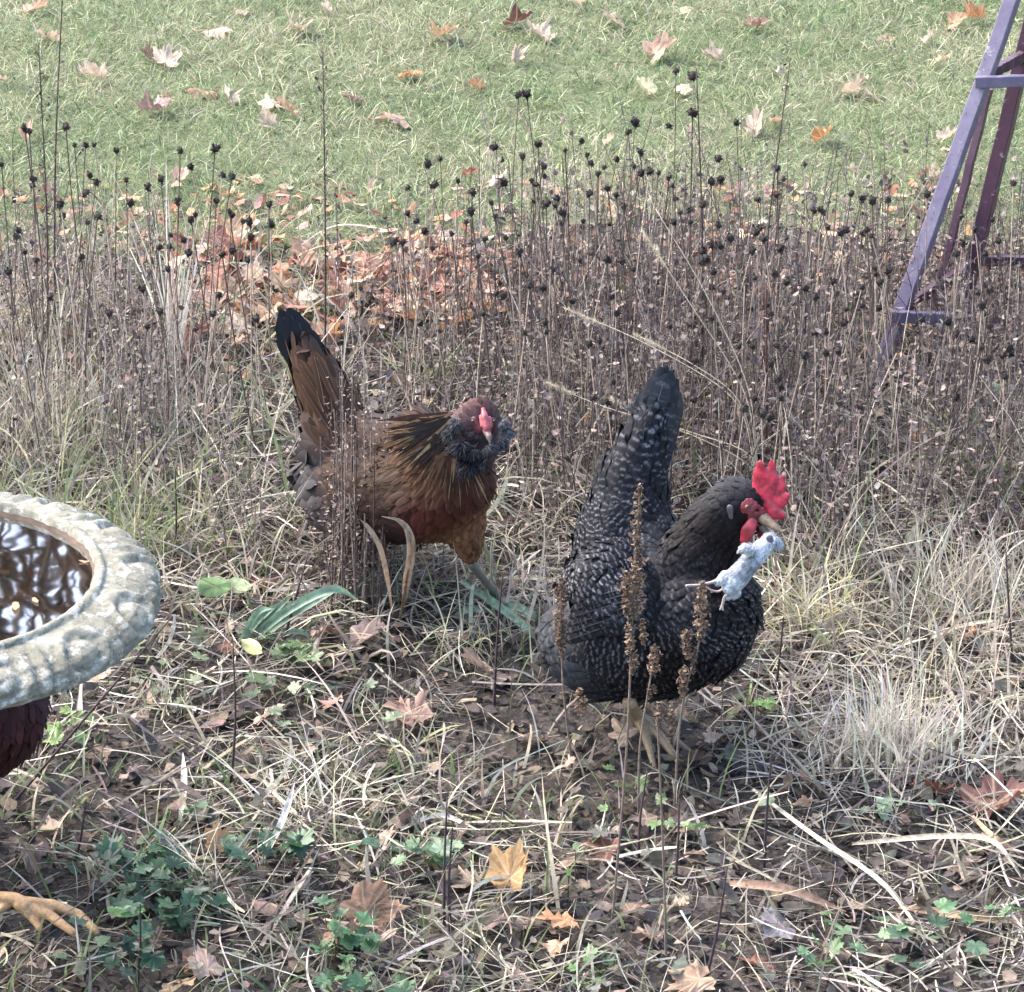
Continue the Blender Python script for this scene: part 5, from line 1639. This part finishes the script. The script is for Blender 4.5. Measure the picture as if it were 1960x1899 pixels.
# fluffy grey muffs and beard
fl = Acc()
for (cx, cy, dy, rr, nb, col) in [(876, 806, -.158, 15, 500, (.085, .083, .092)), (866, 826, -.160, 17, 500, (.06, .06, .068)), (960, 806, -.140, 12, 350, (.14, .14, .155)), (968, 822, -.140, 14, 450, (.14, .142, .16)),
                                  (886, 846, -.172, 21, 700, (.045, .042, .048)), (908, 858, -.172, 20, 600, (.028, .029, .036)), (934, 854, -.165, 18, 500, (.060, .061, .070)), (956, 842, -.152, 16, 400, (.085, .086, .098)),
                                  (900, 884, -.175, 24, 600, (.020, .019, .024)), (928, 878, -.170, 19, 400, (.04, .041, .048)), (870, 856, -.165, 16, 300, (.04, .03, .028))]:
    rr *= .82
    c = Q(cx, cy, dy)
    dd = rng.standard_normal((nb, 3)); dd /= np.linalg.norm(dd, axis=1)[:, None]; dd[:, 2] -= .8; dd[:, 0] += .45 * (1 if cx > 930 else -1)
    h = np.arctan2(dd[:, 1], dd[:, 0]); tl_ = np.arccos(np.clip(dd[:, 2] / np.linalg.norm(dd, axis=1), -1, 1))
    rt0 = c + dd * rr * .45 * pr_
    ribbons(fl, rt0, h, tl_, rng.uniform(0, .8, nb), rng.normal(0, .3, nb), rng.uniform(.6, 1.35, nb) * rr * pr_, rng.uniform(.0008, .0018, nb), pick([col], nb, .22), 3, floor=False)
child(tag(fl.build('beard', M_PLANT), 'fluffy blue grey muffs and beard round the face', kind='stuff'), rt)
child(solid([[(Q(925, 784, -.139), 4.5 * pr_), (Q(928, 800, -.148), 7 * pr_), (Q(932, 818, -.155), 7.5 * pr_), (Q(934, 828, -.158), 5 * pr_)], [(Q(920, 797, -.144), 3.5 * pr_), (Q(924, 815, -.152), 5 * pr_)], [(Q(937, 800, -.144), 3.5 * pr_), (Q(939, 816, -.151), 4.5 * pr_)]], .0009, (.36, .075, .09), 'comb', M_COMB, var=.6, sm=2), rt)
child(solid([([(Q(908, 806, -.137), 10 * pr_), (Q(917, 824, -.143), 10 * pr_)], ((.6, 1, 0), .5)), ([(Q(943, 806, -.136), 8 * pr_), (Q(941, 824, -.141), 8 * pr_)], ((-.6, 1, 0), .5))], .0012, (.09, .018, .025), 'face_skin', M_COMB), rt)
child(solid([[(Q(931, 824, -.150), 8 * pr_), (Q(936, 836, -.166), 6 * pr_), (Q(938, 848, -.172), 2.2 * pr_)]], .0009, (.13, .085, .08), 'beak'), rt)
eye(Q(905, 806, -.149), 3.0 * pr_, rt, (-.3, -1, 0))
eye(Q(945, 806, -.146), 2.8 * pr_, rt, (.5, -1, 0))
lgc = (.13, .13, .10)
leg(rt, Q(903, 1080, -.05), G(957, 1150, .012), (.8, -.55), lgc, .95)
leg(rt, Q(722, 1078, .09), G(735, 1120, .012), (.5, -.8), lgc, .95)

# ------------------------------------------------------------------ third hen, mostly behind the bird bath and outside the frame
YT = 3.66
tt3 = empty('dark_red_hen', (W(-90, 1500, YT)[0], YT, 0), 'dark mahogany hen half hidden under the bird bath, one yellow orange foot reaching out', 'hen')
p3 = pxm(W(-50, 1380, YT))


def T3(px, py, dy=0.0): return W(px, py, YT + dy)


body = [[(T3(-330, 1300, .04), 90 * p3), (T3(-230, 1360, .02), 135 * p3), (T3(-110, 1368, 0), 150 * p3), (T3(-50, 1350, -.02), 145 * p3)],
        [(T3(-60, 1310, -.02), 110 * p3), (T3(-40, 1255, -.02), 70 * p3), (T3(-30, 1225, -.02), 45 * p3), (T3(-20, 1215, -.03), 40 * p3)],
        [(T3(-360, 1260, .05), 70 * p3), (T3(-420, 1180, .06), 45 * p3)],
        [(T3(-60, 1440, -.02), 60 * p3), (T3(-50, 1560, -.03), 26 * p3), (T3(-60, 1610, -.04), 15 * p3)], [(T3(-190, 1450, .03), 50 * p3), (T3(-195, 1560, .03), 22 * p3)]]
v, tr = blob(body, .005, 14)
DR = (.045, .010, .008)
ctrl = [(T3(60, 1350, -.1), (-.4, 0, -1), (.055, .013, .010), .022, .012, .0), (T3(0, 1450, -.1), (-.7, 0, -.7), (.030, .008, .008), .022, .012, 0), (T3(0, 1300, -.05), (-.4, 0, -1), (.02, .012, .02), .022, .012, 0),
        (T3(-200, 1300, 0), (-1, 0, 0), DR, .026, .013, .1), (T3(-400, 1200, 0), (-.7, 0, 1), (.02, .012, .012), .04, .016, 0), (T3(-50, 1560, -.03), (0, 0, -1), (.1, .03, .02), .014, .009, 0)]
child(skin(v, tr, ctrl, .02).build('body', M_RUSSET), tt3)
child(tag(coat(v, tr, ctrl, .0075, .03, seed=9, lift=.08).build('plumage', M_RUSSET), kind='stuff'), tt3)
child(solid([([(T3(-22, 1190, -.03), 12 * p3), (T3(-10, 1160, -.03), 9 * p3)], ((0, 1, 0), .4))], .0015, (.6, .04, .05), 'comb', M_COMB), tt3)
child(solid([[(T3(10, 1222, -.05), 10 * p3), (T3(36, 1232, -.05), 3 * p3)]], .0012, (.3, .2, .1), 'beak'), tt3)
eye(T3(0, 1205, -.075), 4 * p3, tt3)
YF = (.38, .235, .12)
def Fp(px, py, z): return G(px, py, z)
foot = [[(T3(-60, 1605, -.04), .008), (Fp(-70, 1690, .075), .0068), (Fp(-10, 1716, .065), .0070)],
        [(Fp(-10, 1716, .065), .0070), (Fp(30, 1722, .062), .0085), (Fp(50, 1732, .058), .0080)],
        [(Fp(40, 1726, .06), .0072), (Fp(100, 1732, .054), .0068), (Fp(150, 1750, .044), .0060), (Fp(182, 1780, .034), .0050)],
        [(Fp(182, 1780, .034), .0036), (Fp(196, 1800, .026), .0014)],
        [(Fp(40, 1730, .058), .0070), (Fp(95, 1752, .048), .0064), (Fp(140, 1785, .036), .0050)], [(Fp(140, 1785, .036), .0036), (Fp(153, 1803, .028), .0014)],
        [(Fp(36, 1732, .058), .0068), (Fp(62, 1755, .046), .0058), (Fp(76, 1775, .038), .0046)], [(Fp(76, 1775, .038), .0034), (Fp(80, 1792, .030), .0014)],
        [(Fp(20, 1726, .06), .006), (Fp(-10, 1748, .05), .0044)]]
child(solid(foot, .0014, YF, 'foot', sm=1, var=.35), tt3)
for a_, b_ in (((188, 1788, .032), (199, 1806, .022)), ((146, 1793, .033), (155, 1807, .025)), ((78, 1784, .034), (81, 1797, .026))):
    child(solid([[(Fp(*a_), .0032), (Fp(*b_), .0011)]], .0009, (.09, .055, .035), 'claw'), tt3)
leg(tt3, T3(-195, 1560, .03), G(-190, 1600, .014), (1, -.2), YF, 1.2)

# ------------------------------------------------------------------ bird bath
BC = np.array(W(-150, 1102, 3.32)); SC_ = 1.11
ZT = BC[2]
bb = empty('bird_bath', (BC[0], BC[1], 0), 'weathered grey stone bird bath with carved oval rim, holding dark water', 'bird bath')
NT = 540
th = np.linspace(0, 2 * math.pi, NT, endpoint=False)
prof = [(.000, -.052), (.06, -.050), (.11, -.044), (.140, -.032), (.156, -.016), (.1625, -.006), (.1640, .0005), (.1665, .0022), (.1705, .0020), (.1725, -.0005), (.1735, -.0030)]
band = [(.1735 + .0515 * math.sin(a_ * 1.25) ** 1.0 * 1.0, -.003 - .050 * (1 - math.cos(a_)) * 1.02) for a_ in np.linspace(.0, math.pi * .47, 26)]
band = []
for u in np.linspace(0.02, 1, 28):
    a_ = u * math.pi * .60
    band.append((.1745 + .049 * math.sin(a_), -.003 - .026 * (1 - math.cos(a_)) - .004 * u))
under = [(.205, -.050), (.17, -.062), (.11, -.085), (.06, -.115), (.048, -.14)]
prof_all = [(r_ * SC_, z_) for r_, z_ in prof + band + under]
nb0, nb1 = len(prof), len(prof) + len(band)
V = np.zeros((len(prof_all), NT, 3))
for i, (r_, z_) in enumerate(prof_all):
    rr = np.full(NT, r_); zz = np.full(NT, z_)
    if nb0 <= i < nb1:
        u = (i - nb0) / (nb1 - nb0 - 1)
        N_ = 15
        ph = (th * N_ / (2 * math.pi) + .18 * (u - .5)) % 1.0
        # large slanting ovals with a raised heart and a leaf between
        e = ((ph - .42) / .30) ** 2 + ((u - .50) / .40) ** 2
        ring = np.exp(-((e - 1.0) / .28) ** 2)
        core = np.exp(-(e / .35) ** 2)
        dart = np.exp(-(((ph - .90) / .045) ** 2)) * math.sin(math.pi * min(1, max(0, u))) ** .5
        hgt = .0044 * ring + .0036 * core - .0046 * np.exp(-((e - .45) / .18) ** 2) + .0050 * dart - .0028 * np.exp(-(((ph - .80) / .03) ** 2)) - .0028 * np.exp(-(((ph - .99) / .03) ** 2))
        hgt *= math.sin(math.pi * min(.97, max(.03, u))) ** .5
        a_ = (0.02 + .98 * u) * math.pi * .6
        rr = rr + hgt * math.sin(a_ + .2); zz = zz + hgt * math.cos(a_ - .1)
    wob = .0008 * np.sin(7 * th + i) + .0006 * np.sin(23 * th + 2 * i) + .0006 * np.sin(61 * th + 3 * i)
    rr = rr + wob * (i > 4)
    V[i, :, 0] = BC[0] + rr * np.cos(th); V[i, :, 1] = BC[1] + rr * np.sin(th); V[i, :, 2] = ZT + zz
M_ = len(prof_all)


def grid_faces(i0, i1):
    F = []
    for i in range(i0, i1 - 1):
        k = np.arange(NT)
        F.append(np.stack([i * NT + k, i * NT + (k + 1) % NT, (i + 1) * NT + (k + 1) % NT, (i + 1) * NT + k], -1))
    return np.concatenate(F)


acc = Acc(); acc.add(V[:6].reshape(-1, 3), grid_faces(0, 6), (.1, .07, .05)); child(acc.build('basin', M_BASIN), bb)
acc = Acc(); acc.add(V[5:].reshape(-1, 3), grid_faces(0, M_ - 5), (.4, .4, .35)); child(acc.build('rim', M_STONE), bb)
acc = Acc()
pp = [(.050, ZT - .137), (.036, ZT - .17), (.024, ZT - .26), (.024, ZT - .36), (.028, .12), (.036, .085), (.038, .07), (.044, .055), (.048, .03), (.049, -.01)]
V2 = np.array([[BC[0] + r_ * math.cos(a_), BC[1] + r_ * math.sin(a_), z_] for r_, z_ in pp for a_ in np.linspace(0, 2 * math.pi, 48, endpoint=False)])
F = [[i * 48 + k, i * 48 + (k + 1) % 48, (i + 1) * 48 + (k + 1) % 48, (i + 1) * 48 + k] for i in range(len(pp) - 1) for k in range(48)]
acc.add(V2, F, (.4, .4, .35)); child(acc.build('pedestal', M_STONE), bb)
# water
rs = np.linspace(0.002, .1605 * SC_, 24); NW = 96
aw = np.linspace(0, 2 * math.pi, NW, endpoint=False)
V3 = np.array([[BC[0] + r_ * math.cos(a_), BC[1] + r_ * math.sin(a_), ZT - .0095] for r_ in rs for a_ in aw])
F = [[i * NW + k, i * NW + (k + 1) % NW, (i + 1) * NW + (k + 1) % NW, (i + 1) * NW + k] for i in range(len(rs) - 1) for k in range(NW)]
acc = Acc(); acc.add(V3, F, (.1, .1, .1)); o = acc.build('water', M_WATER); tag(o, kind='structure')
nd = 46
a_ = rng.uniform(0, 6.28, nd); r_ = .14 * np.sqrt(rng.uniform(0, 1, nd))
L_ = np.stack([BC[0] + r_ * np.cos(a_), BC[1] + r_ * np.sin(a_), ZT - .036 + 0 * r_], -1)
acc = Acc(); flakes(acc, OVALS + SCRAPS, L_, rng.uniform(.008, .024, nd), pick([(.16, .08, .05), (.22, .12, .07), (.08, .05, .035)], nd), .2)
tag(acc.build('sunken_leaf_debris', M_PLANT), 'rotting brown leaf bits under the bird bath water', 'leaf debris', kind='stuff')
for px_, py_, s_ in [(30, 1162, .010), (68, 1150, .007), (160, 1075, .006)]:
    v_, f_ = leaf_template('oval', .3, 4, 10)
    P_ = G(px_, py_, ZT - .0085)
    acc = Acc(); acc.add(v_ * s_, f_, (.22, .11, .06)); o = acc.build('floating_leaf', M_LEAF); o.location = P_
    o.rotation_euler = (0, 0, px_)
    tag(o, {30: 'brown leaf floating in the left part of the bird bath water', 68: 'small brown leaf floating beside a larger one in the bird bath', 160: 'tiny brown leaf scrap afloat near the right rim of the bird bath'}[px_], 'leaf')

# ------------------------------------------------------------------ trellis obelisk
tl = empty('garden_trellis', (.86, 5.3, 0), 'purple painted wooden garden obelisk trellis with sloping posts at the right edge', 'trellis')
APEX = W(2078, -392, 5.34)


def beam(p, q, w, h, name, mat, upv=(0, 0, 1)):
    p, q = np.array(p, float), np.array(q, float)
    d = (q - p) / np.linalg.norm(q - p)
    s = np.cross(d, upv); s /= np.linalg.norm(s); u_ = np.cross(s, d)
    n = 14
    acc = Acc(); V = []
    bev = .12
    ring = [(-1, -1 + bev), (-1 + bev, -1), (1 - bev, -1), (1, -1 + bev), (1, 1 - bev), (1 - bev, 1), (-1 + bev, 1), (-1, 1 - bev)]
    for i in range(n + 1):
        c = p + (q - p) * i / n + s * .0006 * math.sin(i * 1.7) + u_ * .0006 * math.sin(i * 2.3)
        for a, b_ in ring: V.append(c + s * a * w / 2 + u_ * b_ * h / 2)
    F = [[i * 8 + k, i * 8 + (k + 1) % 8, (i + 1) * 8 + (k + 1) % 8, (i + 1) * 8 + k] for i in range(n) for k in range(8)]
    n0 = acc.n; acc.add(V, F, (.2, .1, .2))
    acc.more([[0, k, k + 1] for k in range(1, 7)] + [[n * 8, n * 8 + k, n * 8 + k + 1] for k in range(1, 7)], n0)
    return child(acc.build(name, mat, smooth=False), tl)


def nodepx(px, py, Y): return W(px, py, Y)


A0 = nodepx(1664, 765, 5.13); A1 = nodepx(1704, 578, 5.155)
Bn = nodepx(1858, 525, 5.33)
vA = APEX - A0
vB = APEX - Bn
B0 = Bn - vB * (Bn[2] / vB[2])
wp_ = 27 * pxm(A1)
ZN = A1[2]
beam(A0, A0 + vA * .93, wp_ * .86, wp_, 'post', M_PAINT_LIT, (1, -.5, .2))
beam(B0, B0 + (APEX - B0) * .93, wp_ * .95, wp_, 'post', M_PAINT_SHADED, (1, -.5, .2))
C0 = np.array([A0[0] + .46, A0[1] - .02, 0.]); D0 = np.array([B0[0] + .24, B0[1] + .0, 0.])
beam(C0, C0 + (APEX - C0) * .93, wp_ * .9, wp_, 'post', M_PAINT_LIT, (-1, -.5, .2))
beam(D0, D0 + (APEX - D0) * .93, wp_ * .9, wp_, 'post', M_PAINT_SHADED, (-1, -.5, .2))


def on(P0, z): return P0 + (APEX - P0) * (z / APEX[2])


M0 = nodepx(1776, 640, 5.30); M1 = nodepx(1893, 170, 5.36)
vM = (M1 - M0)
M0 = M0 - vM * (M0[2] / vM[2])
beam(M0, M1, wp_ * .5, wp_ * .55, 'slat', M_PAINT_SHADED, (1, -.5, .2))
za = on(A0, ZN)[2] + .0
zt = 0
for z_ in (ZN, None):
    if z_ is None:
        # upper tier, found from the photo height of the front post
        tt_ = np.linspace(0, 1, 400)[:, None]
        Pp = A0 + (APEX - A0) * tt_
        z_ = Pp[np.argmin(np.abs(proj(Pp)[1] - 138)), 2]
    a, b_, c, d = on(A0, z_), on(B0, z_), on(C0, z_), on(D0, z_)
    fr = np.array([0, -wp_ * .72, 0])
    beam(a + fr + np.array([-.016, 0, 0]), (a + fr + np.array([.085, 0, -.004])) if z_ == ZN else (c + fr + np.array([.016, 0, 0])), wp_ * .5, wp_ * .8, 'crossbar', M_PAINT_LIT)
    e = np.array([-wp_ * .62, 0, 0])
    beam(a + np.array([.004, .012, 0]), b_ + np.array([-.004, -.012, 0]), wp_ * .5, wp_ * .75, 'crossbar', M_PAINT_SHADED)
    beam(b_ + np.array([.012, 0.004, 0]), d + np.array([-.012, .004, 0]), wp_ * .5, wp_ * .7, 'crossbar', M_PAINT_SHADED)
    beam(c + np.array([-.004, .012, 0]), d + np.array([.004, -.012, 0]), wp_ * .5, wp_ * .75, 'crossbar', M_PAINT_LIT)

# ------------------------------------------------------------------ bare trees beyond the lawn, mirrored in the bird bath
def tree(x, y, hgt, seed, label):
    q = random.Random(seed)
    t = empty('bare_tree', (x, y, 0), label, 'tree')
    tr_, br = Acc(), Acc()
    top = np.array([x + q.uniform(-.5, .5), y, hgt])
    P = smooth_path([(x, y, -.1), (x + q.uniform(-.2, .2), y, hgt * .4), tuple(top)], 6)
    tube(tr_, P, np.linspace(.22, .03, len(P)), (.1, .08, .07), 8)
    def grow(p, d, L, r, lev):
        if lev > 4 or r < .004: return
        e = p + d * L
        m = (p + e) / 2 + np.array([q.gauss(0, 1), q.gauss(0, 1), q.gauss(0, 1)]) * L * .06
        tube(br, [p, m, e], [r, r * .8, r * .6], (.1, .08, .07), 4 if lev < 3 else 3, False)
        for k in range(3 if lev < 3 else 2):
            nd_ = d + np.array([q.gauss(0, .5), q.gauss(0, .5), q.gauss(.12, .35)]); nd_ /= np.linalg.norm(nd_)
            grow(m if k == 0 else e, nd_, L * q.uniform(.55, .8), r * .58, lev + 1)
    for k in range(26):
        s_ = .22 + .74 * k / 26
        p = P[int(s_ * (len(P) - 1))]
        a_ = q.uniform(0, 6.28)
        grow(p, np.array([math.cos(a_), math.sin(a_), q.uniform(.3, .9)]) / 1.2, hgt * .22 * (1.2 - s_), .13 * (1.15 - s_), 0)
    child(tr_.build('trunk', M_BARK), t); child(br.build('branches', M_BARK), t)


tree(-5.6, 22, 17, 3, 'tall bare tree beyond the lawn, nearest of the three')
tree(-2.3, 25, 18, 5, 'bare tree beyond the lawn, farther right of the nearest')
tree(-4.5, 34, 24, 9, 'bare tree beyond the lawn, leftmost of the three')


def evergreen(x, y, hgt, rad, seed, label):  # unseen conifer, added to give the bath water something dark to reflect
    q = np.random.default_rng(seed)
    t = empty('added_evergreen', (x, y, 0), label, 'tree')
    a = Acc(); tube(a, [(x, y, -.1), (x, y, hgt * .5), (x, y, hgt)], [.2, .12, .02], (.1, .08, .07), 8); child(a.build('trunk', M_BARK), t)
    n = 9000
    s = q.uniform(.06, 1, n)
    ang = q.uniform(0, 6.283, n)
    rr = rad * (1.02 - s) ** .8 * np.sqrt(q.uniform(.02, 1, n)) * (1 + .25 * np.sin(ang * 5 + s * 40))
    L = np.stack([x + rr * np.cos(ang), y + rr * np.sin(ang), s * hgt], -1)
    a = Acc(); flakes(a, OVALS, L, q.uniform(.08, .2, n), pick([(.035, .055, .03), (.06, .08, .04), (.025, .035, .02)], n), .9)
    child(tag(a.build('crown', M_GREEN), kind='stuff'), t)


evergreen(-1.4, 19, 17, 1.2, 4, 'tall dark narrow evergreen beyond the lawn, added out of view for the bird bath reflection')
